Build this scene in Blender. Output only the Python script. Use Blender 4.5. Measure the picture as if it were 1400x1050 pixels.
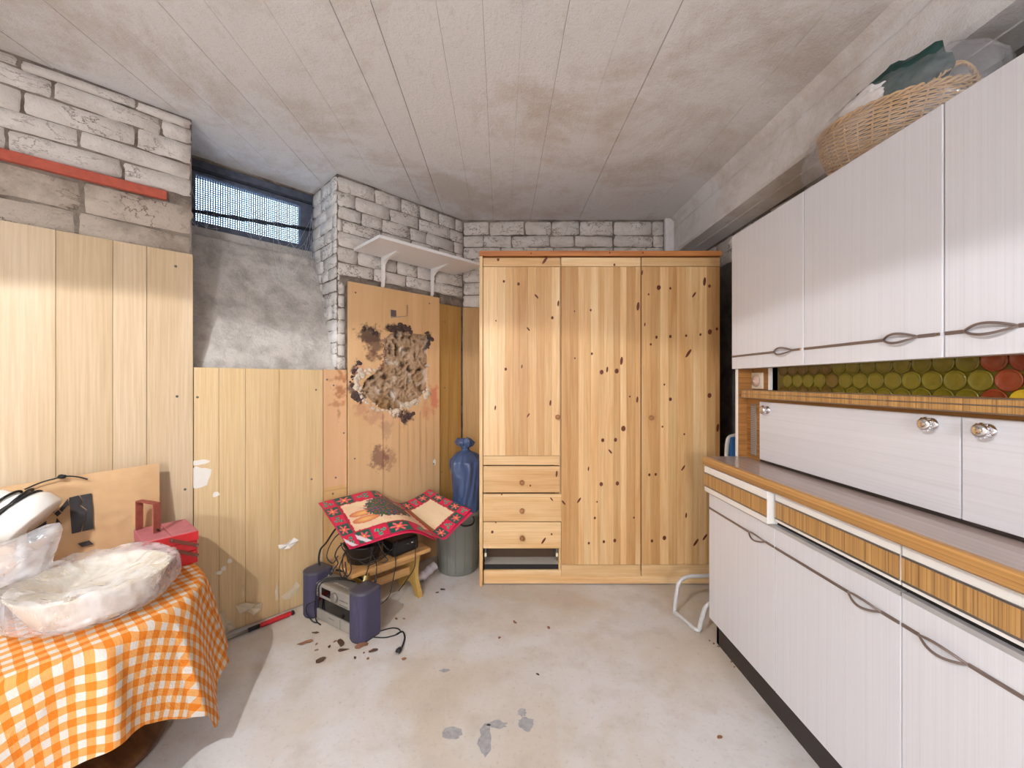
import bpy, bmesh, math, random
from mathutils import Vector, Matrix, noise as mn
PI = math.pi
S2 = math.sqrt(2.0)
scene = bpy.context.scene
COL = scene.collection
for o in list(bpy.data.objects):
    bpy.data.objects.remove(o)

# ---------------------------------------------------------------- camera, world, lights, exposure
F = 545.0            # focal length in pixels of the 1400 px wide frame
VX, VY = 685.0, 522.0
H = 1.22
cd = bpy.data.cameras.new('camera')
cd.sensor_width = 36.0
cd.lens = F / 1400.0 * 36.0
cd.shift_x = (700 - VX) / 1400.0
cd.shift_y = -(525 - VY) / 1400.0
cd.clip_start = 0.02
cam = bpy.data.objects.new('camera', cd)
COL.objects.link(cam)
cam.location = (0, 0, H)
cam.rotation_euler = (PI / 2, 0, 0)
scene.camera = cam

vs = scene.view_settings
vs.view_transform = 'Standard'
vs.look = 'None'
vs.gamma = 1.0
vs.use_curve_mapping = False
vs.exposure = 0.70

world = bpy.data.worlds.new('world')
scene.world = world
world.use_nodes = True
bg = world.node_tree.nodes['Background']
bg.inputs['Color'].default_value = (0.50, 0.72, 1.0, 1)
bg.inputs['Strength'].default_value = 6.5

LAMP = Vector((-1.1, -0.1, 2.2))
LAMP_WATTS = 60.0
FILL_GLOBE = Vector((-0.3, -2.5, 1.45))  # unseen fill globe, added to brighten the room softly
FILL_GLOBE_STRENGTH = 66.0


# ---------------------------------------------------------------- pixel helpers (a pixel gives a direction only)
def pY(x, y, Y):                 # point at known depth
    return Vector(((x - VX) / F * Y, Y, H - (y - VY) / F * Y))


def pH(x, y, h):                 # point at known height
    Y = F * (H - h) / (y - VY)
    return Vector(((x - VX) / F * Y, Y, h))


def pX(x, y, X):                 # point on a plane X = const
    Y = F * X / (x - VX)
    return Vector((X, Y, H - (y - VY) / F * Y))


CORNER = Vector((-0.29, 3.0, 0))


def pL(x, y, n=0.0):             # point on the oblique left wall, n in front of it
    k = (x - VX) / F
    Y = (3.29 - n * S2) / (1 - k)
    return Vector((k * Y, Y, H - (y - VY) / F * Y))


def wl(x, y, n=0.0):             # the same in the wall's own frame (x right along the wall, y into it, z up)
    p = pL(x, y, n) - CORNER
    return Vector(((p.x + p.y) / S2, -n, p.z))


# ---------------------------------------------------------------- materials
MATS = {}


def srgb(r, g, b):
    def c(v):
        v /= 255.0
        return v / 12.92 if v <= 0.04045 else ((v + 0.055) / 1.055) ** 2.4
    return (c(r), c(g), c(b), 1.0)


class NT:
    def __init__(s, name):
        s.m = bpy.data.materials.new(name)
        s.m.use_nodes = True
        s.t = s.m.node_tree
        s.b = s.t.nodes['Principled BSDF']
        MATS[name] = s.m

    def n(s, typ, **kw):
        nd = s.t.nodes.new(typ)
        for k, v in kw.items():
            if k.startswith('_'):
                setattr(nd, k[1:], v)
            else:
                key = int(k[1:]) if k[0] == 'i' and k[1:].isdigit() else k.replace('__', ' ')
                sock = nd.inputs[key]
                if hasattr(v, 'is_linked') or isinstance(v, bpy.types.NodeSocket):
                    s.t.links.new(v, sock)
                else:
                    sock.default_value = v
        return nd

    def link(s, a, b):
        s.t.links.new(a, b)

    def coords(s, kind='Object', scale=(1, 1, 1), rnd=True):
        tc = s.n('ShaderNodeTexCoord').outputs[kind]
        if rnd:
            oi = s.n('ShaderNodeObjectInfo').outputs['Random']
            mul = s.n('ShaderNodeMath', _operation='MULTIPLY', i0=oi, i1=37.0).outputs[0]
            tc = s.n('ShaderNodeVectorMath', _operation='ADD', i0=tc, i1=mul).outputs[0]
        mp = s.n('ShaderNodeMapping', Vector=tc)
        mp.inputs['Scale'].default_value = scale
        return mp.outputs[0]

    def noise(s, vec, scale=5, detail=4, rough=0.55, dist=0.0):
        return s.n('ShaderNodeTexNoise', Vector=vec, Scale=scale, Detail=detail, Roughness=rough, Distortion=dist).outputs['Fac']

    def ramp(s, fac, stops):
        r = s.n('ShaderNodeValToRGB', Fac=fac)
        e = r.color_ramp.elements
        while len(e) < len(stops):
            e.new(0.5)
        for el, (p, c) in zip(e, stops):
            el.position = p
            el.color = c if len(c) == 4 else (*c, 1)
        return r.outputs['Color']

    def mix(s, fac, a, b, mode='MIX'):
        m = s.n('ShaderNodeMix', _data_type='RGBA', _blend_type=mode)
        for sock, v in ((m.inputs[0], fac), (m.inputs[6], a), (m.inputs[7], b)):
            if isinstance(v, bpy.types.NodeSocket):
                s.t.links.new(v, sock)
            else:
                sock.default_value = v
        return m.outputs[2]

    def color(s, c):
        if isinstance(c, bpy.types.NodeSocket):
            s.link(c, s.b.inputs['Base Color'])
        else:
            s.b.inputs['Base Color'].default_value = c

    def bump(s, hgt, strength=0.3, dist=0.01):
        b = s.n('ShaderNodeBump', Height=hgt, Strength=strength, Distance=dist)
        s.link(b.outputs[0], s.b.inputs['Normal'])

    def set(s, **kw):
        for k, v in kw.items():
            s.b.inputs[k.replace('__', ' ')].default_value = v
        return s


W1 = (1, 1, 1, 1)
K0 = (0, 0, 0, 1)


def plain(name, rgb, rough=0.5, metal=0.0, var=0.06, bump=0.0, scale=30):
    t = NT(name)
    c = srgb(*rgb)
    v = t.coords()
    f = t.noise(v, scale, 3)
    d = tuple(x * (1 - var * 2) for x in c[:3]) + (1,)
    l = tuple(min(1, x * (1 + var)) for x in c[:3]) + (1,)
    t.color(t.mix(f, d, l))
    t.set(Roughness=rough, Metallic=metal)
    if bump:
        t.bump(f, bump, 0.003)
    return t.m


def wood(name, cols, axis='Z', rough=0.45, fine=1.0, spread=0.5, contrast=(0.3, 0.7)):
    t = NT(name)
    sc = {'Z': (16, 16, 1.1), 'X': (1.1, 16, 16), 'Y': (16, 1.1, 16)}[axis]
    v = t.coords(scale=sc)
    g = t.noise(v, 1.0 * fine, 6, 0.62, 0.6)
    v2 = t.coords(scale=tuple(a * 9 if a > 2 else a * 3 for a in sc))
    g2 = t.noise(v2, 1.0, 3)
    a, b, c = [srgb(*x) for x in cols]
    col = t.ramp(g, [(contrast[0], b), (0.5, a), (contrast[1], c)])
    oi = t.n('ShaderNodeObjectInfo').outputs['Random']
    rm = t.n('ShaderNodeMapRange', Value=oi)
    rm.inputs[3].default_value = 1 - spread * 0.35
    rm.inputs[4].default_value = 1 + spread * 0.12
    cc = t.n('ShaderNodeCombineColor', Red=rm.outputs[0])
    ex = t.n('ShaderNodeMath', _operation='POWER', i0=rm.outputs[0], i1=1.5).outputs[0]
    ex2 = t.n('ShaderNodeMath', _operation='POWER', i0=rm.outputs[0], i1=2.2).outputs[0]
    t.link(ex, cc.inputs[1])
    t.link(ex2, cc.inputs[2])
    col = t.mix(1.0, col, cc.outputs[0], 'MULTIPLY')
    f2 = t.ramp(g2, [(0.35, (0.88, 0.85, 0.8, 1)), (0.65, W1)])
    col = t.mix(1.0, col, f2, 'MULTIPLY')
    t.color(col)
    t.set(Roughness=rough)
    t.bump(g2, 0.08, 0.002)
    return t.m


wood('pine_v', [(236, 196, 142), (224, 174, 116), (243, 212, 164)], 'Z', 0.40, 1.0, 0.75)
wood('pine_h', [(238, 200, 148), (222, 172, 114), (245, 216, 170)], 'X', 0.40, 1.0, 0.5)
wood('pine_cap', [(208, 138, 80), (178, 104, 54), (220, 156, 98)], 'X', 0.42)
wood('beech_pale', [(218, 196, 164), (210, 186, 152), (224, 204, 175)], 'Z', 0.32, 0.7, 0.15)
wood('beech_yellow', [(228, 201, 156), (221, 192, 144), (233, 208, 166)], 'Z', 0.45, 0.7, 0.15)
wood('beech_olive', [(186, 146, 84), (166, 126, 66), (198, 160, 98)], 'Z', 0.5, 0.7, 0.15)
wood('stool_wood', [(214, 168, 108), (180, 130, 74), (228, 188, 130)], 'X', 0.5)
wood('stool_leg_wood', [(202, 170, 96), (178, 140, 70), (214, 184, 112)], 'Z', 0.5)
wood('dark_wood', [(96, 62, 38), (66, 40, 24), (124, 84, 52)], 'X', 0.3)
wood('knob_wood', [(178, 124, 80), (158, 104, 62), (190, 138, 92)], 'X', 0.35)
plain('knot', (112, 50, 28), 0.5, var=0.3, scale=150)
plain('drawer_inside', (92, 70, 52), 0.7)
plain('mdf_grey', (206, 198, 186), 0.6)
plain('screw', (120, 116, 112), 0.4, 0.6)
plain('black_gap', (18, 16, 18), 0.6)
plain('toe_black', (44, 36, 34), 0.45, bump=0.1)
plain('metal_grey', (150, 148, 150), 0.3, 0.9)
plain('edge_grey', (186, 184, 186), 0.4, 0.2)
plain('chrome', (228, 228, 230), 0.12, 1.0, var=0.02)
plain('handle_metal', (134, 118, 112), 0.28, 0.45)
plain('white_paint', (238, 236, 236), 0.4, var=0.02)
plain('white_plastic', (240, 238, 234), 0.35, var=0.02)
plain('cream_plastic', (232, 222, 200), 0.5, var=0.03)
plain('black_rubber', (20, 20, 22), 0.55)
plain('black_plastic', (26, 25, 28), 0.4, bump=0.1)
plain('bin_plastic', (128, 130, 122), 0.42, var=0.05)
plain('tube_grey', (205, 206, 208), 0.35, 0.1, var=0.02)
plain('blue_fabric', (36, 92, 150), 0.8)
plain('red_paint', (196, 34, 40), 0.35, var=0.12, bump=0.05)
plain('red_dusty', (190, 112, 118), 0.7, var=0.12)
plain('rust_red', (150, 74, 60), 0.6, var=0.25, scale=60)
plain('arm_brown', (120, 62, 46), 0.5, var=0.2)
plain('red_lath', (196, 96, 76), 0.75, var=0.2, bump=0.3, scale=40)
plain('fabric_speaker', (70, 66, 92), 0.85, var=0.12, bump=0.5, scale=600)
plain('speaker_cap', (72, 70, 82), 0.45)
plain('stereo_silver', (150, 146, 138), 0.38, 0.5, var=0.05)
plain('stereo_light', (186, 182, 174), 0.35, 0.5, var=0.05)
plain('glass_black', (14, 14, 16), 0.08)
plain('kraft', (206, 168, 124), 0.75, var=0.08, bump=0.15, scale=18)
plain('print_black', (40, 36, 38), 0.6)
plain('paper_white', (232, 228, 226), 0.7)
plain('green_cloth', (24, 66, 62), 0.7, var=0.2, bump=0.3, scale=25)
plain('packet_yellow', (216, 210, 140), 0.6, var=0.15)
plain('packet_red', (142, 44, 52), 0.6)
plain('patch_white', (240, 236, 228), 0.8, var=0.03, bump=0.2)
plain('flake_cream', (222, 206, 176), 0.8, var=0.1)
plain('leaf_brown', (150, 104, 76), 0.8, var=0.3, scale=90)
plain('leaf_dark', (92, 64, 48), 0.8, var=0.3, scale=90)
plain('floor_mark', (172, 172, 176), 0.9, var=0.25, scale=60)
plain('pipe_plastic', (206, 200, 206), 0.4)
plain('iron', (66, 72, 84), 0.7, 0.3, var=0.3, bump=0.4)
plain('mesh_wire', (120, 126, 138), 0.6, 0.5)
plain('frame_blue', (92, 100, 118), 0.7, var=0.3, bump=0.3)
plain('wicker', (222, 180, 120), 0.5, var=0.25, scale=45)
plain('shade_enamel', (225, 225, 220), 0.4)


def t_whitewash(name, base, dirt, dirt_amt=0.5, bumps=0.6, cracks=0):
    t = NT(name)
    v = t.coords()
    n1 = t.noise(v, 9, 8, 0.65)
    n2 = t.noise(v, 60, 5, 0.7)
    n3 = t.noise(v, 3.5, 3)
    col = t.mix(t.ramp(n1, [(0.42, K0), (0.62, (dirt_amt,) * 3)]), srgb(*base), srgb(*dirt))
    col = t.mix(t.ramp(n2, [(0.58, K0), (0.75, (0.55, 0.55, 0.55))]), col, srgb(*[int(x * 0.72) for x in dirt]))
    if cracks:
        vc = t.coords(scale=(1.0, 1.0, 1.8))
        c1 = t.noise(vc, cracks, 7, 0.62, 0.5)
        line = t.ramp(c1, [(0.482, K0), (0.494, W1), (0.500, W1), (0.512, K0)])
        msk = t.ramp(n3, [(0.44, K0), (0.58, W1)])
        lm = t.mix(1.0, line, msk, 'MULTIPLY')
        col = t.mix(lm, col, srgb(116, 102, 92))
    t.color(col)
    t.set(Roughness=0.9)
    h = t.mix(0.5, n1, n2)
    t.bump(h, bumps, 0.012)
    return t.m


t_whitewash('whitewash', (226, 220, 214), (192, 182, 172), 0.5, 0.9, 9)
t_whitewash('whitewash_clean', (236, 234, 232), (202, 198, 196), 0.5, 0.9, 9)
t_whitewash('plaster_grey', (196, 184, 170), (140, 128, 114), 0.6, 0.8, 6)
t_whitewash('mortar', (150, 138, 126), (84, 72, 64), 0.8, 1.0)
t_whitewash('concrete_sill', (208, 203, 196), (164, 158, 152), 0.8, 1.0)
t_whitewash('dark_wall', (118, 112, 108), (78, 72, 70), 0.7, 0.6)


def t_ceiling():
    t = NT('ceiling_concrete')
    pos = t.n('ShaderNodeNewGeometry').outputs['Position']
    n1 = t.noise(pos, 1.7, 9, 0.72, 0.3)
    n2 = t.noise(t.coords(scale=(2.2, 1.0, 2.2)), 7, 8, 0.74)
    n3 = t.noise(t.coords(), 85, 5, 0.75)
    base = srgb(238, 237, 238)
    col = t.mix(t.ramp(n1, [(0.46, K0), (0.62, (0.85,) * 3)]), base, srgb(212, 202, 194))
    col = t.mix(t.ramp(n2, [(0.57, K0), (0.80, (0.5,) * 3)]), col, srgb(192, 179, 168))
    col = t.mix(t.ramp(n3, [(0.60, K0), (0.76, (0.55,) * 3)]), col, srgb(170, 156, 142))
    t.color(col)
    t.set(Roughness=0.92)
    t.bump(t.mix(0.45, n3, n2), 0.9, 0.010)


t_ceiling()


def t_floor():
    t = NT('floor_concrete')
    v = t.coords(rnd=False)
    n1 = t.noise(v, 1.25, 5, 0.55, 0.4)
    n2 = t.noise(v, 6.5, 6, 0.62)
    n3 = t.noise(v, 55, 6, 0.75)
    col = t.mix(t.ramp(n1, [(0.42, K0), (0.58, W1)]), srgb(216, 215, 216), srgb(204, 194, 180))
    col = t.mix(t.ramp(n2, [(0.48, K0), (0.72, (0.6,) * 3)]), col, srgb(188, 179, 168))
    col = t.mix(t.ramp(n3, [(0.55, K0), (0.75, (0.5,) * 3)]), col, srgb(150, 144, 138))
    t.color(col)
    t.set(Roughness=0.75)
    t.bump(n3, 0.35, 0.003)


t_floor()


def t_lines(name, base, line, axis, freq, amount=0.35, rough=0.22):
    t = NT(name)
    sc = [0.6, 0.6, 0.6]
    sc['XYZ'.index(axis)] = freq
    v = t.coords(scale=tuple(sc), rnd=False)
    a = t.noise(v, 1.0, 2, 0.6)
    sc2 = list(sc)
    sc2['XYZ'.index(axis)] = freq * 0.22
    b = t.noise(t.coords(scale=tuple(sc2), rnd=False), 1.0, 3, 0.6)
    f = t.ramp(a, [(0.5, K0), (0.68, (amount,) * 3)])
    col = t.mix(f, srgb(*base), srgb(*line))
    f2 = t.ramp(b, [(0.4, K0), (0.7, (amount * 0.7,) * 3)])
    col = t.mix(f2, col, srgb(*line))
    t.color(col)
    t.set(Roughness=rough)
    return t.m


t_lines('laminate_white_v', (225, 226, 232), (196, 192, 198), 'Y', 230, 0.2)
t_lines('laminate_white_h', (224, 225, 231), (198, 196, 200), 'Z', 150, 0.25, 0.3)
t_lines('zebrano_v', (200, 156, 98), (112, 74, 38), 'Y', 230, 0.95, 0.35)
t_lines('zebrano_x', (176, 124, 66), (104, 66, 30), 'Z', 190, 0.85, 0.4)
t_lines('zebrano_edge', (200, 152, 92), (132, 90, 48), 'Z', 480, 0.9, 0.3)
t_lines('worktop_laminate', (182, 164, 158), (152, 134, 126), 'X', 140, 0.7, 0.18)


def t_vcol(name, rough=0.6, bump=0.0, bscale=60, grain=None):
    t = NT(name)
    a = t.n('ShaderNodeVertexColor', _layer_name='Col')
    col = a.outputs['Color']
    if grain:
        v = t.coords(scale=(16, 16, 1.1))
        g = t.noise(v, 0.8, 6, 0.62, 0.6)
        col = t.mix(1.0, col, t.ramp(g, [(0.3, (0.88, 0.84, 0.78)), (0.65, W1)]), 'MULTIPLY')
    t.color(col)
    t.set(Roughness=rough)
    if bump:
        t.bump(t.noise(t.coords(), bscale, 6, 0.7), bump, 0.006)
    return t.m


t_vcol('print_paper', 0.4)
t_vcol('panel_stained', 0.5, 0.0, 60, True)
t_vcol('rot', 0.9, 1.0, 70)
t_vcol('glass_panel_print', 0.15)


def t_gingham():
    t = NT('gingham')
    uv = t.n('ShaderNodeTexCoord').outputs['UV']
    wob = t.n('ShaderNodeTexNoise', Vector=uv, Scale=14.0, Detail=2.0).outputs['Color']
    w = t.n('ShaderNodeVectorMath', _operation='SCALE', i0=wob)
    w.inputs['Scale'].default_value = 0.010
    vv = t.n('ShaderNodeVectorMath', _operation='ADD', i0=uv, i1=w.outputs[0]).outputs[0]
    s = t.n('ShaderNodeSeparateXYZ', Vector=vv)
    fs = []
    for ax in 'XY':
        m = t.n('ShaderNodeMath', _operation='MULTIPLY', i0=s.outputs[ax], i1=1 / 0.038).outputs[0]
        p = t.n('ShaderNodeMath', _operation='FRACT', i0=m).outputs[0]
        fs.append(t.n('ShaderNodeMath', _operation='GREATER_THAN', i0=p, i1=0.5).outputs[0])
    add = t.n('ShaderNodeMath', _operation='ADD', i0=fs[0], i1=fs[1]).outputs[0]
    half = t.n('ShaderNodeMath', _operation='MULTIPLY', i0=add, i1=0.5).outputs[0]
    col = t.ramp(half, [(0.0, srgb(218, 210, 202)), (0.5, srgb(226, 160, 90)), (1.0, srgb(220, 122, 22))])
    t.color(col)
    t.set(Roughness=0.9)
    weave = t.n('ShaderNodeTexNoise', Vector=uv, Scale=160.0, Detail=3.0).outputs['Fac']
    t.bump(weave, 0.6, 0.004)


t_gingham()


def t_film(name, tint, alpha, rough=0.14, wr=22, bump=0.8):
    t = NT(name)
    v = t.coords()
    nd = t.n('ShaderNodeTexNoise', Vector=v, Scale=wr * 0.45, Detail=5.0, Roughness=0.6, Distortion=1.5)
    nd.noise_type = 'RIDGED_MULTIFRACTAL'
    n1 = nd.outputs['Fac']
    n2 = t.noise(v, wr * 0.35, 4, 0.6, 0.8)
    t.color(srgb(*tint))
    t.set(Roughness=rough)
    t.b.inputs['Specular IOR Level'].default_value = 0.8
    t.bump(n1, bump, 0.02)
    tr = t.n('ShaderNodeBsdfTransparent')
    mx = t.n('ShaderNodeMixShader')
    lo, hi = alpha
    r = t.n('ShaderNodeMapRange', Value=n2)
    r.inputs[1].default_value = 0.35
    r.inputs[2].default_value = 0.65
    r.inputs[3].default_value = lo
    r.inputs[4].default_value = hi
    t.link(r.outputs[0], mx.inputs[0])
    t.link(tr.outputs[0], mx.inputs[1])
    t.link(t.b.outputs[0], mx.inputs[2])
    t.link(mx.outputs[0], t.t.nodes['Material Output'].inputs['Surface'])
    return t.m


t_film('film_white', (250, 250, 255), (0.18, 0.48), 0.10, 22, 0.8)
t_film('film_clear', (232, 232, 238), (0.08, 0.32), 0.1, 18)
t_film('film_blue', (58, 80, 120), (0.96, 1.0), 0.28, 16, 0.5)


def t_glass(name, col):
    t = NT(name)
    t.color(srgb(*col))
    t.set(Roughness=0.12)
    t.b.inputs['Specular IOR Level'].default_value = 0.6
    v = t.coords(rnd=False)
    t.bump(t.noise(v, 40, 2), 0.15, 0.004)
    return t.m


t_glass('glass_olive', (84, 74, 14))
t_glass('glass_olive_disc', (108, 97, 20))
t_glass('glass_red', (128, 54, 26))
t_glass('glass_yellow', (196, 164, 40))
t_glass('glass_brown', (98, 76, 24))


def t_emit(name, col, strength):
    t = NT(name)
    t.set(Roughness=0.5)
    t.b.inputs['Emission Color'].default_value = (*col, 1)
    t.b.inputs['Emission Strength'].default_value = strength
    return t.m


t_emit('fill_globe_glow', (0.97, 0.97, 1.0), FILL_GLOBE_STRENGTH)


# ---------------------------------------------------------------- mesh collector
class MB:
    def __init__(s):
        s.v, s.f, s.c, s.uv = [], [], None, None

    def add(s, verts, faces):
        b = len(s.v)
        s.v += [Vector(p) for p in verts]
        s.f += [tuple(i + b for i in f) for f in faces]
        return s

    def box(s, a, b):
        x0, y0, z0 = [min(p, q) for p, q in zip(a, b)]
        x1, y1, z1 = [max(p, q) for p, q in zip(a, b)]
        return s.add([(x0, y0, z0), (x1, y0, z0), (x1, y1, z0), (x0, y1, z0), (x0, y0, z1), (x1, y0, z1), (x1, y1, z1), (x0, y1, z1)],
                     [(0, 3, 2, 1), (4, 5, 6, 7), (0, 1, 5, 4), (1, 2, 6, 5), (2, 3, 7, 6), (3, 0, 4, 7)])

    def rbox(s, a, b, r=0.003, seg=2):
        bm = bmesh.new()
        x0, y0, z0 = [min(p, q) for p, q in zip(a, b)]
        x1, y1, z1 = [max(p, q) for p, q in zip(a, b)]
        bmesh.ops.create_cube(bm, size=1.0, matrix=Matrix.Translation(((x0 + x1) / 2, (y0 + y1) / 2, (z0 + z1) / 2)) @ Matrix.Diagonal((x1 - x0, y1 - y0, z1 - z0, 1)))
        r = min(r, (x1 - x0) * 0.45, (y1 - y0) * 0.45, (z1 - z0) * 0.45)
        bmesh.ops.bevel(bm, geom=bm.edges[:], offset=r, segments=seg, affect='EDGES', profile=0.5)
        bm.verts.index_update()
        s.add([v.co.copy() for v in bm.verts], [[v.index for v in f.verts] for f in bm.faces])
        bm.free()
        return s

    def prism(s, poly, d, close=True):          # poly: list of 3d points (a planar loop), d: extrusion vector
        d = Vector(d)
        n = len(poly)
        vs_ = [Vector(p) for p in poly] + [Vector(p) + d for p in poly]
        fs = [tuple(range(n)), tuple(range(2 * n - 1, n - 1, -1))]
        fs += [(i, (i + n), (i + 1) % n + n, (i + 1) % n) for i in range(n)]
        return s.add(vs_, fs)

    def tube(s, pts, r, n=6, closed=False, caps=True):
        pts = [Vector(p) for p in pts]
        m = len(pts)
        vs_, fs = [], []
        up = None
        for i, p in enumerate(pts):
            if closed:
                tg = (pts[(i + 1) % m] - pts[i - 1]).normalized()
            else:
                tg = (pts[min(i + 1, m - 1)] - pts[max(i - 1, 0)]).normalized()
            if up is None:
                up = Vector((0, 0, 1)) if abs(tg.z) < 0.9 else Vector((1, 0, 0))
            a = tg.cross(up)
            if a.length < 1e-6:
                a = tg.orthogonal()
            a.normalize()
            b = a.cross(tg).normalized()
            up = b
            rr = r[i] if isinstance(r, (list, tuple)) else r
            for k in range(n):
                w = 2 * PI * k / n
                vs_.append(p + a * math.cos(w) * rr + b * math.sin(w) * rr)
        for i in range(m if closed else m - 1):
            j = (i + 1) % m
            for k in range(n):
                k2 = (k + 1) % n
                fs.append((i * n + k, i * n + k2, j * n + k2, j * n + k))
        if caps and not closed:
            fs.append(tuple(range(n - 1, -1, -1)))
            fs.append(tuple(range((m - 1) * n, m * n)))
        return s.add(vs_, fs)

    def lathe(s, prof, c=(0, 0, 0), n=24, sx=1.0, sy=1.0, mat=None, caps=(True, True)):
        c = Vector(c)
        vs_, fs = [], []
        for r, z in prof:
            for k in range(n):
                w = 2 * PI * k / n
                p = Vector((r * sx * math.cos(w), r * sy * math.sin(w), z))
                vs_.append((mat @ p if mat else p) + c)
        m = len(prof)
        for i in range(m - 1):
            for k in range(n):
                k2 = (k + 1) % n
                fs.append((i * n + k, i * n + k2, (i + 1) * n + k2, (i + 1) * n + k))
        if caps[0]:
            fs.append(tuple(range(n - 1, -1, -1)))
        if caps[1]:
            fs.append(tuple(range((m - 1) * n, m * n)))
        return s.add(vs_, fs)

    def grid(s, fn, nu, nv):
        vs_ = [fn(i / (nu - 1), j / (nv - 1)) for j in range(nv) for i in range(nu)]
        fs = [(j * nu + i, j * nu + i + 1, (j + 1) * nu + i + 1, (j + 1) * nu + i) for j in range(nv - 1) for i in range(nu - 1)]
        return s.add(vs_, fs)

    def xf(s, M):
        s.v = [M @ p for p in s.v]
        return s

    def build(s, name, mat, parent=None, smooth=False, loc=None, rz=0.0, kind=None, label=None):
        me = bpy.data.meshes.new(name)
        me.from_pydata([tuple(p) for p in s.v], [], s.f)
        me.validate()
        bm = bmesh.new()
        bm.from_mesh(me)
        bmesh.ops.recalc_face_normals(bm, faces=bm.faces[:])
        bm.to_mesh(me)
        bm.free()
        if s.c:
            at = me.color_attributes.new('Col', 'FLOAT_COLOR', 'POINT')
            for i, c in enumerate(s.c):
                at.data[i].color = c
        if s.uv:
            ul = me.uv_layers.new(name='UVMap')
            for lp in me.loops:
                ul.data[lp.index].uv = s.uv[lp.vertex_index]
        if mat:
            me.materials.append(MATS[mat])
        if smooth:
            for p in me.polygons:
                p.use_smooth = True
        o = bpy.data.objects.new(name, me)
        COL.objects.link(o)
        o.parent = parent
        if loc is not None:
            o.location = loc
        o.rotation_euler = (0, 0, rz)
        if kind:
            o['kind'] = kind
        if label:
            o['label'] = label
        return o


def recenter(o):
    me = o.data
    lo = [min(v.co[i] for v in me.vertices) for i in range(3)]
    hi = [max(v.co[i] for v in me.vertices) for i in range(3)]
    c = Vector([(a + b) / 2 for a, b in zip(lo, hi)])
    me.transform(Matrix.Translation(-c))
    o.location = o.location + c
    return o


def thing(name, label, cat, loc=(0, 0, 0), rz=0.0, group=None):
    o = bpy.data.objects.new(name, None)
    o.empty_display_size = 0.05
    COL.objects.link(o)
    o.location = loc
    o.rotation_euler = (0, 0, rz)
    o['label'] = label
    o['category'] = cat
    if group:
        o['group'] = group
    return o


def tag(o, label, cat, group=None):
    o['label'] = label
    o['category'] = cat
    if group:
        o['group'] = group
    return o


def struct(o):
    o['kind'] = 'structure'
    return o


def copy_mesh(o, name, parent, loc, rz=0.0, scale=None):
    c = bpy.data.objects.new(name, o.data)
    COL.objects.link(c)
    c.parent = parent
    c.location = loc
    c.rotation_euler = (0, 0, rz)
    if scale:
        c.scale = scale
    return c


def spline(pts, n=8, closed=False):
    pts = [Vector(p) for p in pts]
    m = len(pts)
    out = []
    for i in range(m if closed else m - 1):
        if closed:
            p0, p1, p2, p3 = pts[i - 1], pts[i], pts[(i + 1) % m], pts[(i + 2) % m]
        else:
            p0, p1, p2, p3 = pts[max(i - 1, 0)], pts[i], pts[i + 1], pts[min(i + 2, m - 1)]
        for k in range(n):
            t = k / n
            out.append(0.5 * ((2 * p1) + (-p0 + p2) * t + (2 * p0 - 5 * p1 + 4 * p2 - p3) * t * t + (-p0 + 3 * p1 - 3 * p2 + p3) * t ** 3))
    if not closed:
        out.append(pts[-1])
    return out


def lerp_table(tab, x):
    if x <= tab[0][0]:
        return tab[0][1]
    for (a, b), (c, d) in zip(tab, tab[1:]):
        if x <= c:
            return b + (d - b) * (x - a) / (c - a)
    return tab[-1][1]


def inside(poly, x, y):
    r = False
    n = len(poly)
    for i in range(n):
        x0, y0 = poly[i]
        x1, y1 = poly[i - 1]
        if (y0 > y) != (y1 > y) and x < (x1 - x0) * (y - y0) / (y1 - y0) + x0:
            r = not r
    return r


def dist_poly(poly, x, y):
    best = 9e9
    n = len(poly)
    for i in range(n):
        ax, ay = poly[i - 1]
        bx, by = poly[i]
        dx, dy = bx - ax, by - ay
        L = dx * dx + dy * dy
        t = max(0, min(1, ((x - ax) * dx + (y - ay) * dy) / L)) if L else 0
        best = min(best, math.hypot(x - ax - t * dx, y - ay - t * dy))
    return best


def blob(c, rad, seed, amp=0.12, freq=1.6, sub=4, floor_z=None, fold=0.05, ff=6.0, xf=None):
    bm = bmesh.new()
    bmesh.ops.create_icosphere(bm, subdivisions=sub, radius=1.0)
    m = MB()
    c = Vector(c)
    for v in bm.verts:
        d = v.co.normalized()
        n1 = mn.noise(d * freq + Vector((seed, seed * 0.3, 0)))
        n2 = 1 - 2 * abs(mn.noise(d * ff + Vector((0, seed, 2))))
        k = 1 + amp * n1 + fold * n2
        p = Vector((d.x * rad[0] * k, d.y * rad[1] * k, d.z * rad[2] * k))
        if xf:
            p = xf(p, d)
        p += c
        if floor_z is not None and p.z < floor_z:
            p.z = floor_z + 0.002 * abs(n1)
        m.v.append(p)
    bm.verts.index_update()
    m.f = [tuple(v.index for v in f.verts) for f in bm.faces]
    bm.free()
    return m


# ================================================================ THE ROOM
CEIL = 2.44
BACK = 3.0
FRONT = -3.4
RIGHT = 1.5
LX = -3.0            # side wall far to the left behind the camera
WT = 0.45            # thickness of the oblique wall
DW = 0.38            # depth of the window niche
T0, T1 = 0.945, 1.623  # niche from / to along the wall

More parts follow.
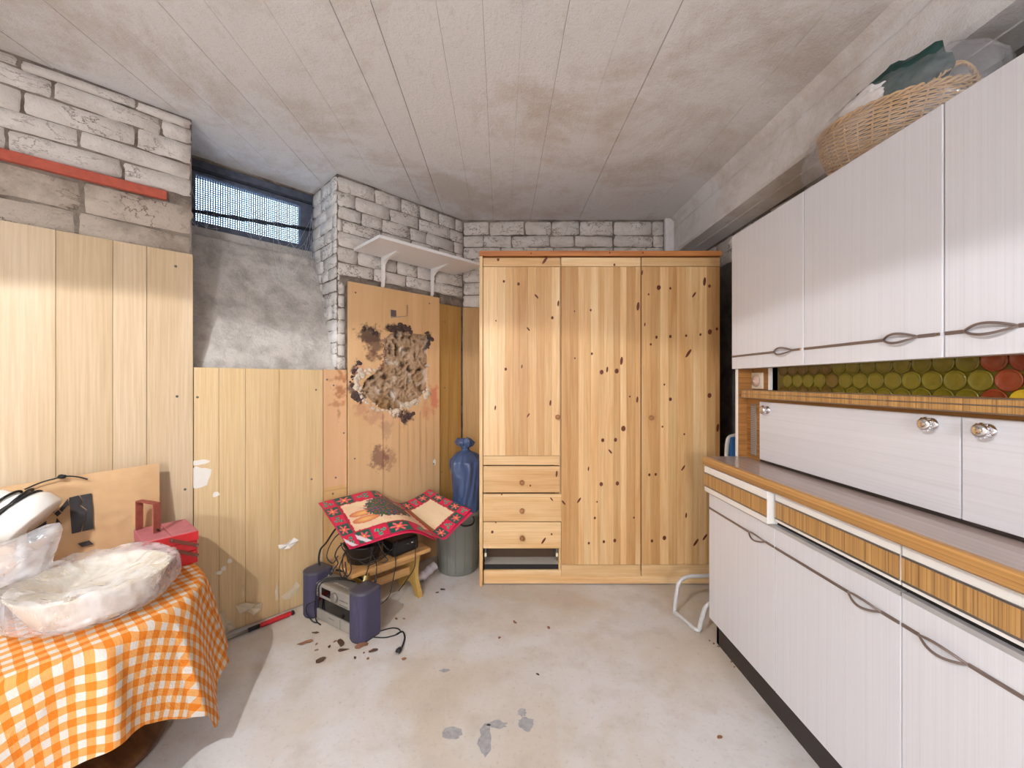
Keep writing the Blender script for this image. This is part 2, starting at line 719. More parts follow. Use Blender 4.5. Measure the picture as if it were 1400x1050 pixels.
floor = struct(MB().box((LX - 0.4, FRONT - 0.3, -0.12), (RIGHT + 0.3, BACK + 0.3, 0)).build('floor', 'floor_concrete'))
wall_back = struct(MB().box((-0.9, 0, -0.1), (RIGHT + 0.3, 0.3, CEIL + 0.2)).build('wall_back', 'mortar', loc=(0, BACK, 0)))
wall_right = struct(MB().box((0, FRONT - 0.3, -0.1), (0.3, BACK + 0.01, CEIL + 0.2)).build('wall_right', 'dark_wall', loc=(RIGHT, 0, 0)))
wall_front = struct(MB().box((LX - 0.3, -0.3, -0.1), (RIGHT + 0.3, 0, CEIL + 0.2)).build('wall_front', 'whitewash_clean', loc=(0, FRONT, 0)))
wall_side = struct(MB().box((-0.3, FRONT - 0.3, -0.1), (0, 1.2, CEIL + 0.2)).build('wall_side', 'whitewash_clean', loc=(LX, 0, 0)))

# ceiling: a slab above, the prints of the shuttering boards as separate strips below it
ceil_m = MB()
edge = 3.29 + (DW + 0.06) * S2
ceil_m.prism([(LX - 0.4, FRONT - 0.3, CEIL + 0.004), (RIGHT + 0.3, FRONT - 0.3, CEIL + 0.004), (RIGHT + 0.3, BACK + 0.3, CEIL + 0.004),
              (BACK + 0.3 - edge, BACK + 0.3, CEIL + 0.004), (LX - 0.4, LX - 0.4 + edge, CEIL + 0.004)], (0, 0, 0.2))
ceiling = struct(ceil_m.build('ceiling', 'mortar'))
rs = random.Random(5)
x = LX - 0.1
cuts = []
while x < 1.29:
    w = rs.choice([0.13, 0.15, 0.17, 0.19, 0.21])
    x2 = min(x + w, 1.292)
    if 1.292 - x2 < 0.06:
        x2 = 1.292
    cuts.append((x, x2))
    x = x2
for a, b in cuts:
    g = rs.choice([0.0008, 0.0012, 0.002, 0.003])
    z = CEIL + rs.uniform(-0.004, 0.0)
    ends = [min(BACK, q + edge - 0.06) for q in (a + g, b)]
    nseg = 14
    m = MB()
    ys = [FRONT + (k / nseg) for k in range(nseg + 1)]
    L_, R_ = [], []
    for k in range(nseg + 1):
        f = k / nseg
        ya = FRONT + (ends[0] - FRONT) * f
        yb = FRONT + (ends[1] - FRONT) * f
        wob = lambda q: 0.0025 * mn.noise(Vector((q * 3.1, f * 9, 4.0)))
        L_.append((a + g + wob(a), ya))
        R_.append((b + wob(b), yb))
    vs_, fs = [], []
    for (p, q) in zip(L_, R_):
        dz = 0.0015 * mn.noise(Vector((p[0] * 5, p[1] * 2, 0)))
        vs_ += [(p[0], p[1], z + dz), (q[0], q[1], z + dz), (q[0], q[1], CEIL + 0.01), (p[0], p[1], CEIL + 0.01)]
    for k in range(nseg):
        o = k * 4
        for e in range(4):
            e2 = (e + 1) % 4
            fs.append((o + e, o + 4 + e, o + 4 + e2, o + e2))
    fs += [(0, 1, 2, 3), tuple(nseg * 4 + e for e in (3, 2, 1, 0))]
    m.add(vs_, fs)
    recenter(m.build('board_strip', 'ceiling_concrete', ceiling))

# concrete beam along the right wall, with its own board prints below
BX, BZ = 1.292, 2.185
m = MB()


def beam_edge(f):
    y = FRONT + (BACK - FRONT) * f
    return y, 0.008 * mn.noise(Vector((y * 4.0, 0, 0))) + 0.004 * mn.noise(Vector((y * 13.0, 3, 0)))


nb = 120
vs_, fs = [], []
for k in range(nb + 1):
    y, e = beam_edge(k / nb)
    ch = 0.012 + abs(e)
    prof = [(BX, CEIL + 0.02), (BX + 0.004, BZ + 0.13), (BX, BZ + ch), (BX + ch * 0.9, BZ), (1.40, BZ + 0.001), (RIGHT + 0.02, BZ), (RIGHT + 0.02, CEIL + 0.02)]
    vs_ += [(px_, y, pz_) for px_, pz_ in prof]
npf = 7
for k in range(nb):
    for e in range(npf):
        e2 = (e + 1) % npf
        fs.append((k * npf + e, k * npf + e2, (k + 1) * npf + e2, (k + 1) * npf + e))
fs += [tuple(range(npf)), tuple(nb * npf + e for e in range(npf - 1, -1, -1))]
m.add(vs_, fs)
beam = struct(m.build('trim_1', 'ceiling_concrete', smooth=False))
for yz, r in (((1.392, BZ - 0.001), 0.003), ((BX - 0.001, CEIL - 0.075), 0.004)):
    pts = [(yz[0] + 0.002 * mn.noise(Vector((k * 0.5, 1, 0))), FRONT + (BACK - FRONT) * k / 40, yz[1] + 0.002 * mn.noise(Vector((k * 0.7, 5, 0)))) for k in range(41)]
    MB().tube(pts, r, 5).build('shutter_ridge', 'ceiling_concrete', beam)
# cove fillet between beam and ceiling
MB().prism([(BX + 0.01, FRONT, CEIL + 0.005), (BX - 0.035, FRONT, CEIL + 0.005), (BX - 0.03, FRONT, CEIL - 0.006), (BX - 0.008, FRONT, CEIL - 0.022), (BX + 0.01, FRONT, CEIL - 0.03)], (0, BACK - FRONT, 0)).build('cove', 'ceiling_concrete', beam)

# oblique left wall in its own frame: x right along the wall, y into the wall, z up
WL_ROT = PI / 4
wall_left = MB()
wall_left.box((-T0, 0, -0.1), (0.35, WT, CEIL + 0.2))
wall_left.box((-4.6, 0, -0.1), (-T1, WT, CEIL + 0.2))
wall_left.box((-T1, DW - 0.02, CEIL - 0.01), (-T0, WT, CEIL + 0.2))
wall_left = struct(wall_left.build('wall_left', 'mortar', loc=CORNER, rz=WL_ROT))
# sloping sill of rough concrete below the window
m = MB()
nx, ny = 40, 26


def sill(u, v):
    xx = -T1 + (T1 - T0) * u
    prof = [(0, (0.0, 0.02)), (0.12, (0.0, 0.6)), (0.24, (0.002, 1.262)), (0.30, (0.03, 1.285)), (0.80, (0.27, 1.90)), (0.88, (0.30, 1.955)), (0.92, (0.30, 2.0)), (1.0, (0.43, 2.03))]
    yy = lerp_table([(a, b[0]) for a, b in prof], v)
    zz = lerp_table([(a, b[1]) for a, b in prof], v)
    d = 0.012 * mn.noise(Vector((xx * 9, zz * 9, 1))) + 0.006 * mn.noise(Vector((xx * 30, zz * 30, 2)))
    if 0.2 < v < 0.99:
        yy += d
        zz += d * 0.4
    if v < 0.27:
        yy = max(yy, 0.0)
    return (xx, yy, zz)


m.grid(sill, 44, 60)
b0 = len(m.v)
m.add([(-T1, WT, 0.02), (-T0, WT, 0.02), (-T1, WT, 2.03), (-T0, WT, 2.03)], [(0, 1, 3, 2)])
m.build('window_sill', 'concrete_sill', wall_left, smooth=True)


# irregular whitewashed bricks and stones
def brick_mesh(w, h, d, rnd, nx=6, ny=4, edge=0.16, rough=1.0):
    """front faces -y, lies on y = 0, centred"""
    vs_, fs = [], []
    sd = rnd.uniform(0, 100)
    cr = rnd.uniform(0.05, 0.35)
    for j in range(ny + 1):
        for i in range(nx + 1):
            u, v = i / nx * 2 - 1, j / ny * 2 - 1
            xx, zz = u * w / 2, v * h / 2
            ex, ez = abs(u) == 1, abs(v) == 1
            if ex and ez:
                xx *= 1 - cr * h / w * 0.55
                zz *= 1 - cr * 0.45
            if ex:
                xx += rough * 0.012 * mn.noise(Vector((sd, v * 3, u * 5)))
            if ez:
                zz += rough * 0.012 * mn.noise(Vector((u * 3, sd, v * 5)))
            if ex or ez:
                yy = 0.004
            else:
                yy = -d * (0.75 + 0.5 * mn.noise(Vector((u * 1.6 + sd, v * 1.6, sd)))) - 0.002
                yy += rough * 0.004 * mn.noise(Vector((xx * 40, zz * 40, sd)))
                # push the first inner ring towards the rim: steep sides
                if i in (1, nx - 1):
                    xx += math.copysign(w / nx * 0.78, u)
                    yy *= 0.85
                if j in (1, ny - 1):
                    zz += math.copysign(h / ny * 0.72, v)
                    yy *= 0.85
            vs_.append((xx, yy, zz))
    for j in range(ny):
        for i in range(nx):
            a = j * (nx + 1) + i
            fs.append((a, a + 1, a + nx + 2, a + nx + 1))
    return vs_, fs


def brick_field(parent, x0, x1, z0, z1, ch, lens, seed, matf, frame=None, gap=0.005, depth=(0.006, 0.016), name='brick'):
    rnd = random.Random(seed)
    z = z0
    row = 0
    while z < z1 - 0.015:
        hh = min(rnd.uniform(*ch), z1 - z)
        if z1 - z - hh < 0.03:
            hh = z1 - z
        x = x0 - rnd.uniform(0, 0.12) if row % 2 else x0
        while x < x1 - 0.01:
            ww = rnd.uniform(*lens)
            if x1 - x - ww < 0.05:
                ww = x1 - x
            xa, xb = max(x, x0), min(x + ww, x1)
            x += ww
            if xb - xa < 0.025:
                continue
            g = gap * rnd.uniform(-0.2, 0.9) + (0.006 if rnd.random() < 0.12 else 0)
            vs_, fs = brick_mesh(xb - xa - g, hh - g, rnd.uniform(*depth), rnd, 6 if xb - xa > 0.1 else 4, 4)
            m = MB().add(vs_, fs)
            o = m.build(name, matf(z + hh / 2, rnd), parent, smooth=True)
            loc = Vector(((xa + xb) / 2, 0, z + hh / 2))
            tilt = rnd.uniform(-0.04, 0.04)
            M = Matrix.Translation(loc) @ Matrix.Rotation(tilt, 4, 'Y')
            if frame:
                M = frame @ M
            o.matrix_local = M
        z += hh
        row += 1


ww_ = lambda z, r: 'whitewash'
# left of the niche: whitewashed courses over a band of grey plaster-smeared stones
brick_field(wall_left, -3.1, -T1, 2.072, CEIL - 0.012, (0.07, 0.10), (0.15, 0.34), 11, ww_)
brick_field(wall_left, -3.1, -T1, 1.775, 2.028, (0.11, 0.14), (0.22, 0.42), 12, lambda z, r: 'plaster_grey' if z > 1.84 else 'plaster_grey', gap=0.004, depth=(0.006, 0.012))
brick_field(wall_left, -T0, -0.899, 1.29, 1.85, (0.065, 0.085), (0.2, 0.3), 19, ww_, gap=0.004, depth=(0.004, 0.010))
# right of the niche
brick_field(wall_left, -T0, 0.0, 1.85, CEIL - 0.012, (0.07, 0.095), (0.13, 0.27), 13, ww_, gap=0.005)
brick_field(wall_left, -T0, 0.0, 1.775, 1.85, (0.07, 0.08), (0.2, 0.3), 14, lambda z, r: 'mortar', gap=0.006)
# reveal of the niche (faces left along the wall)
fr = Matrix.Translation((-T0, 0, 0)) @ Matrix.Rotation(-PI / 2, 4, 'Z')
brick_field(wall_left, -DW + 0.01, -0.004, 1.30, CEIL - 0.012, (0.065, 0.085), (0.11, 0.24), 15, lambda z, r: 'whitewash_clean', frame=fr, gap=0.005, depth=(0.006, 0.014))
# back wall
brick_field(wall_back, -0.285, BX - 0.07, 1.78, CEIL - 0.012, (0.085, 0.10), (0.17, 0.30), 16, ww_, gap=0.005)
brick_field(wall_back, BX - 0.07, RIGHT, 1.78, 2.16, (0.085, 0.10), (0.12, 0.2), 17, ww_, gap=0.005)
MB().rbox((BX - 0.066, -0.03, 2.0), (BX, 0.01, CEIL), 0.006).build('plaster_strip', 'ceiling_concrete', wall_back)
# right wall, below the beam, next to the corner
fr = Matrix.Rotation(-PI / 2, 4, 'Z')
brick_field(wall_right, -BACK + 0.03, -1.9, 2.0, 2.17, (0.08, 0.09), (0.16, 0.26), 18, ww_, frame=fr, gap=0.005)

# red lath let into the wall
m = MB()
p0, p1 = wl(-160, 182), wl(228, 269)
m.rbox((-3.1, -0.022, 2.030), (p1.x, 0.002, 2.070), 0.004)
m.build('red_lath', 'red_lath', wall_left, label='faded red wooden lath set into the whitewashed brick wall')

# ---------------------------------------------------------------- window with expanded mesh
win = struct(MB().box((-T1, DW, 2.0), (-T1 + 0.066, DW + 0.05, CEIL)).box((-1.021, DW, 2.0), (-T0, DW + 0.05, CEIL))
             .box((-T1 + 0.066, DW, 2.352), (-1.021, DW + 0.05, CEIL)).box((-T1 + 0.066, DW, 2.0), (-1.021, DW + 0.05, 2.098))
             .build('window_1', 'frame_blue', loc=CORNER, rz=WL_ROT))
m = MB()
for i in range(47):
    xx = -T1 + 0.066 + (T1 - 0.066 - 1.021) * i / 46
    m.tube([(xx, DW + 0.03, 2.09), (xx, DW + 0.03, 2.36)], 0.0035, 4)
for j in range(23):
    zz = 2.094 + 0.262 * j / 22
    m.tube([(-T1 + 0.06, DW + 0.033, zz), (-1.015, DW + 0.033, zz)], 0.0035, 4)
m.build('wire_mesh', 'mesh_wire', win)
m = MB().tube([(-T1 + 0.01, DW - 0.012, 2.138), (-1.3, DW - 0.012, 2.168), (-T0 - 0.004, DW - 0.012, 2.206)], 0.011, 8)
m.build('iron_bar', 'iron', win, smooth=True)
m = MB().rbox((-T1 + 0.01, DW - 0.012, 2.37), (-T0 - 0.01, DW + 0.004, 2.385), 0.003)
m.build('frame_ledge', 'iron', win)
MB().rbox((-T1 + 0.01, DW - 0.03, 2.005), (-T0 - 0.01, DW + 0.004, 2.06), 0.01).build('frame_sill', 'concrete_sill', win)


plain('web', (214, 220, 232), 0.8)
rw = random.Random(4)
m = MB()
for k in range(70):
    a = Vector((rw.choice([-T1 + 0.03, -T0 - 0.015, rw.uniform(-T1, -T0)]), DW - 0.02, rw.uniform(2.0, 2.34)))
    b = Vector((max(-T1 + 0.02, min(-T0 - 0.02, a.x + rw.uniform(-0.22, 0.22))), rw.uniform(0.22, 0.33), 0))
    b.z = 1.285 + (b.y - 0.03) / 0.24 * 0.615 + 0.012
    c = a.lerp(b, 0.5) + Vector((rw.uniform(-0.03, 0.03), 0.0, -0.03))
    m.tube(spline([a, c, b], 5), 0.0006, 3)
web = m.build('cobweb', 'web', wall_left, kind='stuff')

# ---------------------------------------------------------------- wall panels of wood-effect board
def screw_at(parent, x, y, n):
    p = wl(x, y, n)
    m = MB().lathe([(0.0, 0.0), (0.0055, 0.0), (0.0055, 0.0015), (0.004, 0.0025), (0.0, 0.0025)], n=10, mat=Matrix.Rotation(PI / 2, 4, 'X').to_3x3())
    o = m.build('screw', 'screw', parent)
    o.location = p
    return o


def panel(label, xs, z0, z1, n, mat, th=0.02, zt=None):
    """xs: plank joints in the wall frame, right to left or left to right"""
    t = thing('wall_panel', label, 'panel', CORNER, WL_ROT)
    xs = sorted(xs)
    for a, b in zip(xs, xs[1:]):
        m = MB().rbox((a + 0.0006, -n, z0), (b - 0.0006, -n + th, z1), 0.0012, 1)
        recenter(m.build('plank', mat, t))
    return t


X_ = lambda x: wl(x, 500).x
N1, N2, N3, N4, N5 = 0.028, 0.022, 0.02, 0.034, 0.020
p1_ = panel('large pale beech board panel behind the covered table', [-3.1, -2.75, -2.45, X_(0), X_(77), X_(154), X_(200), -T1 + 0.002], 0.004, 1.805, N1, 'beech_pale')
for q in ((240, 364), (242, 542)):
    screw_at(p1_, *q, N1)
p2_ = panel('yellow beech board panel below the cellar window', [-T1 + 0.004, X_(298), X_(334), X_(380), -1.034], 0.004, 1.287, N2, 'beech_yellow', th=0.018)
for q in ((270, 543), (432, 533), (426, 655), (253, 669)):
    screw_at(p2_, *q, N2 + (0.007 if q[0] < 260 else 0))


# white plaster patches and peeled flakes on that panel
def patch(parent, px, py, rx, ry, n, mat, seed, name='plaster_patch', z=0.0012):
    rnd = random.Random(seed)
    c = wl(px, py, n)
    k = 14
    ring = []
    for i in range(k):
        w = 2 * PI * i / k
        r = 1 + 0.35 * mn.noise(Vector((math.cos(w) * 1.5 + seed, math.sin(w) * 1.5, seed * 0.7)))
        ring.append((c.x + rx * r * math.cos(w), -n - z, c.z + ry * r * math.sin(w)))
    m = MB().prism(ring, (0, z, 0))
    return recenter(m.build(name, mat, parent))


for i, q in enumerate([(272, 652, 0.045, 0.052), (273, 632, 0.034, 0.012), (295, 676, 0.014, 0.012), (306, 777, 0.010, 0.010), (314, 767, 0.010, 0.011), (300, 783, 0.012, 0.009)]):
    patch(p2_, *q, N2, 'patch_white', i + 3)


def flake(parent, pts, n, lift, mat='flake_cream', name='peeled_flake'):
    w = [wl(a, b, n) for a, b in pts]
    c = sum(w, Vector()) / len(w)
    vs_, fs = [], []
    k = len(w)
    for i, p in enumerate(w):
        vs_.append((p.x, -n - (lift if i % 2 else 0.001), p.z))
    vs_.append((c.x, -n - lift * 0.6, c.z))
    fs = [(i, (i + 1) % k, k) for i in range(k)]
    m = MB().add(vs_, fs)
    o = m.build(name, mat, parent)
    sm = o.modifiers.new('thick', 'SOLIDIFY')
    sm.thickness = 0.0012
    return recenter(o)


flake(p2_, [(380, 745), (390, 743), (402, 735), (408, 738), (405, 742), (395, 749), (388, 751), (381, 750)], N2, 0.012, 'patch_white')
flake(p2_, [(322, 828), (335, 822), (352, 826), (358, 822), (357, 832), (346, 840), (338, 836), (326, 838)], N2, 0.014)
flake(p2_, [(300, 838), (306, 832), (308, 845), (318, 848), (322, 858), (312, 862), (306, 870), (298, 866)], N2, 0.012)
flake(p2_, [(384, 816), (396, 806), (405, 795), (410, 800), (404, 812), (396, 818), (388, 820)], N2, 0.006)
flake(p2_, [(330, 800), (333, 798), (333, 812), (331, 818)], N2, 0.006)
flake(p2_, [(376, 808), (379, 795), (381, 805), (380, 818), (377, 822)], N2, 0.006)


# stained boards: planks whose stains are stored per vertex
def lerp3(a, b, t):
    t = max(0.0, min(1.0, t))
    return tuple(p + (q - p) * t for p, q in zip(a, b))


def stain_plank(parent, a, b, z0, z1, n, colf, hole=None, step=0.0055, th=0.016):
    nx_ = max(3, int((b - a) / step))
    nz_ = max(3, int((z1 - z0) / step))
    m = MB()
    idx = {}
    cols = []

    def vert(i, j):
        if (i, j) not in idx:
            xx = a + 0.0008 + (b - a - 0.0016) * i / nx_
            zz = z0 + (z1 - z0) * j / nz_
            idx[(i, j)] = len(m.v)
            m.v.append(Vector((xx, -n, zz)))
            cols.append((*colf(xx, zz), 1))
        return idx[(i, j)]
    for j in range(nz_):
        for i in range(nx_):
            cx = a + (b - a) * (i + 0.5) / nx_
            cz = z0 + (z1 - z0) * (j + 0.5) / nz_
            if hole and inside(hole, cx, cz):
                continue
            m.f.append((vert(i, j), vert(i + 1, j), vert(i + 1, j + 1), vert(i, j + 1)))
    m.c = cols
    o = m.build('plank', 'panel_stained', parent)
    sm = o.modifiers.new('thick', 'SOLIDIFY')
    sm.thickness = th
    # normals may face either way: measure
    nm = o.data.polygons[0].normal
    sm.offset = -1.0 if nm.y < 0 else 1.0
    return o


rp = lambda q, o=(470, 380), s=4.773: wl(o[0] + q[0] / s, o[1] + q[1] / s, N4)
HOLE = [(w.x, w.z) for w in map(rp, [(270, 400), (300, 362), (380, 345), (450, 362), (545, 372), (560, 400), (548, 470), (550, 560), (545, 650), (548, 730), (500, 780), (440, 815), (390, 850), (310, 866), (240, 852), (190, 815), (145, 760), (122, 710), (140, 665), (190, 630), (235, 590), (262, 540), (262, 460)])]
blots = []
for (x, y, rx, ry, c, s) in [(165, 370, 75, 55, (60, 44, 40), 0.85), (200, 430, 60, 90, (96, 70, 60), 0.8), (190, 510, 45, 40, (120, 76, 64), 0.6), (350, 330, 85, 30, (50, 30, 40), 0.95), (555, 385, 25, 40, (40, 30, 32), 0.9),
                             (75, 600, 22, 60, (48, 38, 46), 0.9), (60, 720, 28, 40, (70, 60, 64), 0.8), (110, 780, 30, 40, (44, 36, 42), 0.9), (415, 905, 50, 40, (56, 46, 48), 0.95), (350, 890, 40, 22, (70, 56, 54), 0.8),
                             (590, 780, 40, 90, (214, 120, 100), 0.7), (540, 860, 35, 60, (206, 130, 106), 0.5), (230, 1170, 60, 75, (120, 76, 70), 0.75), (300, 1190, 45, 60, (150, 100, 84), 0.5), (200, 900, 60, 50, (186, 130, 110), 0.5), (280, 980, 40, 60, (176, 130, 116), 0.45),
                             (110, 600, 40, 60, (226, 170, 140), 0.6), (120, 850, 60, 40, (200, 140, 116), 0.5)]:
    w = rp((x, y))
    blots.append((w.x, w.z, rx / 4.773 * 0.0048, ry / 4.773 * 0.0048, [v for v in srgb(*c)[:3]], s))
drips = [(wl(470 + x / 4.773, 500).x, s) for x, s in ((240, 0.7), (345, 0.8), (400, 0.45), (480, 0.8), (520, 0.5), (440, 0.3), (570, 0.35))]


def col_p4(xx, zz):
    base = srgb(228, 192, 146)[:3]
    up = srgb(226, 186, 138)[:3]
    c = lerp3(base, up, (zz - 0.2) / 1.2)
    for bx_, bz_, rx, rz, cc, s in blots:
        d = math.hypot((xx - bx_) / rx, (zz - bz_) / rz)
        nn = 0.55 * mn.noise(Vector((xx * 26, zz * 26, 3))) + 0.35 * mn.noise(Vector((xx * 70, zz * 70, 8)))
        c = lerp3(c, cc, s * max(0, min(1, (1.15 - d + nn * 1.3 + 0.35 * mn.noise(Vector((xx * 150, zz * 150, 5)))) * 2.0)) if d < 2.2 else 0)
    if zz < 1.02:
        for dx, s in drips:
            wd = 0.004 + 0.004 * mn.noise(Vector((zz * 9, dx * 30, 0)))
            q = abs(xx - dx - 0.004 * mn.noise(Vector((zz * 7, dx * 9, 4))))
            if q < wd * 2.2:
                fade = max(0, min(1, (zz - 0.35) / 0.4))
                c = lerp3(c, srgb(150, 90, 60)[:3], s * 0.7 * fade * (1 - q / (wd * 2.2)))
        dd = dist_poly(HOLE, xx, zz)
        c = lerp3(c, srgb(232, 176, 150)[:3], 0.35 * max(0, 1 - dd / 0.1))
    if zz < 0.3:
        c = lerp3(c, srgb(196, 150, 96)[:3], (0.3 - zz) * 2)
    return c


t4 = thing('wall_panel', 'rotten beech board panel with a large mould-eaten hole', 'panel', CORNER, WL_ROT)
xs4 = [-0.893, wl(520, 500).x, wl(560, 500).x, wl(573, 500).x, -0.236]
for a, b in zip(xs4, xs4[1:]):
    stain_plank(t4, a, b, 0.004, 1.812, N4, col_p4, HOLE)
for q in ((486, 400), (587, 415), (485, 627), (593, 634)):
    screw_at(t4, *q, N4)
# lumpy rotten fill seen through the hole
m = MB()
hx = [p[0] for p in HOLE]
hz = [p[1] for p in HOLE]
hx0, hx1, hz0, hz1 = min(hx) - 0.02, max(hx) + 0.02, min(hz) - 0.02, max(hz) + 0.02


def lump(xx, zz):
    v = 0.0
    for sc, am in ((22, 1.0), (48, 0.5), (110, 0.3)):
        v += am * (1 - abs(mn.noise(Vector((xx * sc, zz * sc, 6.0)))) * 2)
    return v / 1.8


def rotgrid(u, v):
    xx = hx0 + (hx1 - hx0) * u
    zz = hz0 + (hz1 - hz0) * v
    d = dist_poly(HOLE, xx, zz) * (1 if inside(HOLE, xx, zz) else -1)
    e = max(0.0, min(1.0, d / 0.04))
    yy = -0.004 - 0.014 * (1 - e) - e * 0.034 * lump(xx, zz) * 0.9
    return (xx, max(-0.030, yy), zz)


m.grid(rotgrid, 90, 110)
cc = []
for p in m.v:
    l = lump(p.x, p.z)
    c = lerp3(srgb(138, 106, 74)[:3], srgb(212, 184, 154)[:3], l * 0.75 - 0.1 + 0.3 * mn.noise(Vector((p.x * 14, p.z * 14, 1))))
    c = lerp3(c, srgb(150, 106, 48)[:3], 0.8 * (mn.noise(Vector((p.x * 8, p.z * 8, 9))) + 0.35 - (p.z - hz0) * 1.6))
    c = lerp3(c, srgb(34, 26, 22)[:3], (0.50 - l) * 2.2)  # crevices between the lumps darkened, shade painted into the colour
    c = lerp3(c, srgb(226, 214, 200)[:3], 2.6 * (mn.noise(Vector((p.x * 16, p.z * 16, 21))) - 0.22))
    cc.append((*c, 1))
m.c = cc
m.build('rotten_core', 'rot', t4, smooth=True)


# curled rim flaps: pale fungus below and left, dark crusts elsewhere
def crust(pts, r0, seed, mat, name):
    w = [rp(q) for q in pts]
    sp = spline([(p.x, -N4, p.z) for p in w], 5)
    rn = random.Random(seed)
    m = MB()
    for i, p in enumerate(sp):
        for k in range(3):
            r = r0 * rn.choice([0.25, 0.4, 0.6, 0.8, 1.25])
            q = Vector((p.x + rn.gauss(0, r0 * 0.9), -N4 + 0.001, p.z + rn.gauss(0, r0 * 0.9)))
            b = blob(q, (r * rn.uniform(0.7, 1.4), r * 0.42, r * rn.uniform(0.6, 1.2)), rn.uniform(0, 90), 0.5, 2.6, 2, None, 0.2, 4.0)
            m.add(b.v, b.f)
    return m.build(name, mat, t4, smooth=True)


plain('fungus_white', (228, 212, 192), 0.85, var=0.25, bump=0.8, scale=60)
plain('crust_dark', (92, 70, 66), 0.9, var=0.4, bump=0.8, scale=60)
plain('crust_pink', (176, 138, 118), 0.9, var=0.3, bump=0.8, scale=60)
crust([(190, 590), (120, 625), (85, 670), (80, 720), (110, 765)], 0.012, 1, 'fungus_white', 'fungus_rim')
crust([(110, 765), (165, 820), (240, 862), (320, 872)], 0.008, 2, 'fungus_white', 'fungus_rim')
crust([(320, 872), (400, 850), (460, 815), (520, 780), (552, 740)], 0.013, 3, 'fungus_white', 'fungus_rim')
crust([(552, 740), (550, 640), (545, 570)], 0.007, 4, 'fungus_white', 'fungus_rim')
crust([(95, 560), (65, 620), (48, 700)], 0.009, 5, 'crust_dark', 'mould_crust')
crust([(60, 750), (95, 775), (120, 800)], 0.010, 6, 'crust_dark', 'mould_crust')
crust([(290, 330), (340, 335), (390, 318), (440, 340)], 0.011, 7, 'crust_dark', 'mould_crust')
crust([(545, 368), (560, 395), (552, 450)], 0.009, 8, 'crust_dark', 'mould_crust')
crust([(385, 925), (415, 905), (445, 890)], 0.011, 9, 'crust_dark', 'mould_crust')
crust([(330, 885), (360, 890), (380, 880)], 0.008, 10, 'crust_dark', 'mould_crust')
crust([(262, 400), (262, 470), (262, 540), (230, 590)], 0.008, 11, 'crust_pink', 'mould_crust')
crust([(130, 335), (180, 340), (215, 370)], 0.008, 12, 'crust_dark', 'mould_crust')
# dark drops of old silicone and pale chips at the right edge
patch(t4, 594, 632, 0.012, 0.02, N4, 'patch_white', 44)

# narrow pinkish strip with rusty stains, in two pieces
blots3 = [(wl(x, y, N3).x, wl(x, y, N3).z, rx, rz, srgb(*c)[:3], s) for x, y, rx, rz, c, s in [(470, 515, 0.05, 0.04, (176, 112, 66), 0.7), (466, 535, 0.05, 0.05, (170, 104, 60), 0.75), (462, 552, 0.06, 0.02, (184, 120, 76), 0.6), (463, 565, 0.01, 0.05, (170, 112, 70), 0.6), (452, 520, 0.02, 0.02, (196, 140, 100), 0.5)]]


def col_p3(xx, zz):
    c = srgb(228, 184, 142)[:3] if zz > 0.62 else srgb(224, 182, 124)[:3]
    for bx_, bz_, rx, rz, cc, s in blots3:
        d = math.hypot((xx - bx_) / rx, (zz - bz_) / rz)
        nn = 0.9 * mn.noise(Vector((xx * 40, zz * 40, 3))) + 0.5 * mn.noise(Vector((xx * 90, zz * 90, 8)))
        c = lerp3(c, cc, s * max(0, min(1, (1.0 - d + nn) * 1.6)) if d < 2 else 0)
    return c


t3 = thing('wall_panel', 'narrow pinkish board strip with rust stains between two panels', 'panel', CORNER, WL_ROT)
zsplit = wl(455, 670, N3).z
stain_plank(t3, -1.032, -0.896, zsplit + 0.001, 1.29, N3, col_p3)
stain_plank(t3, -1.032, -0.896, 0.004, zsplit - 0.001, N3, col_p3)
for q in ((447, 519), (456, 527), (470, 592), (459, 653), (455, 675)):
    screw_at(t3, *q, N3)
t5 = thing('wall_panel', 'darker olive-brown board panel in the corner beside the wardrobe', 'panel', CORNER, WL_ROT)
for a, b in ((-0.234, -0.152), (-0.150, -0.030)):
    recenter(MB().rbox((a, -N5, 0.004), (b, -N5 + 0.016, 1.775), 0.0012, 1).build('plank', 'beech_olive', t5))
for q in ((608, 440), (608, 530), (604, 645)):
    screw_at(t5, *q, N5)

t6 = thing('wall_panel', 'olive-brown board panel on the back wall right beside the wardrobe', 'panel', (-0.21, BACK - 0.02, 0))
recenter(MB().rbox((-0.075, -0.002, 0.004), (0.06, 0.016, 1.775), 0.0012, 1).build('plank', 'beech_olive', t6))
# metal hook screwed to the rotten panel
hk = thing('wall_hook', 'small metal coat hook above the rotten hole', 'hook', CORNER, WL_ROT)
p = wl(538, 429, N4)
MB().rbox((p.x - 0.022, -N4 - 0.004, p.z - 0.020), (p.x + 0.018, -N4, p.z + 0.024), 0.002).build('plate', 'metal_grey', hk)
q0, q1, q2 = wl(536, 434, N4 + 0.012), wl(556, 432, N4 + 0.03), wl(557, 417, N4 + 0.032)
MB().tube([(q0.x, -N4 - 0.002, q0.z), q0, q1, q2], 0.0022, 6).build('rod', 'metal_grey', hk, smooth=True)

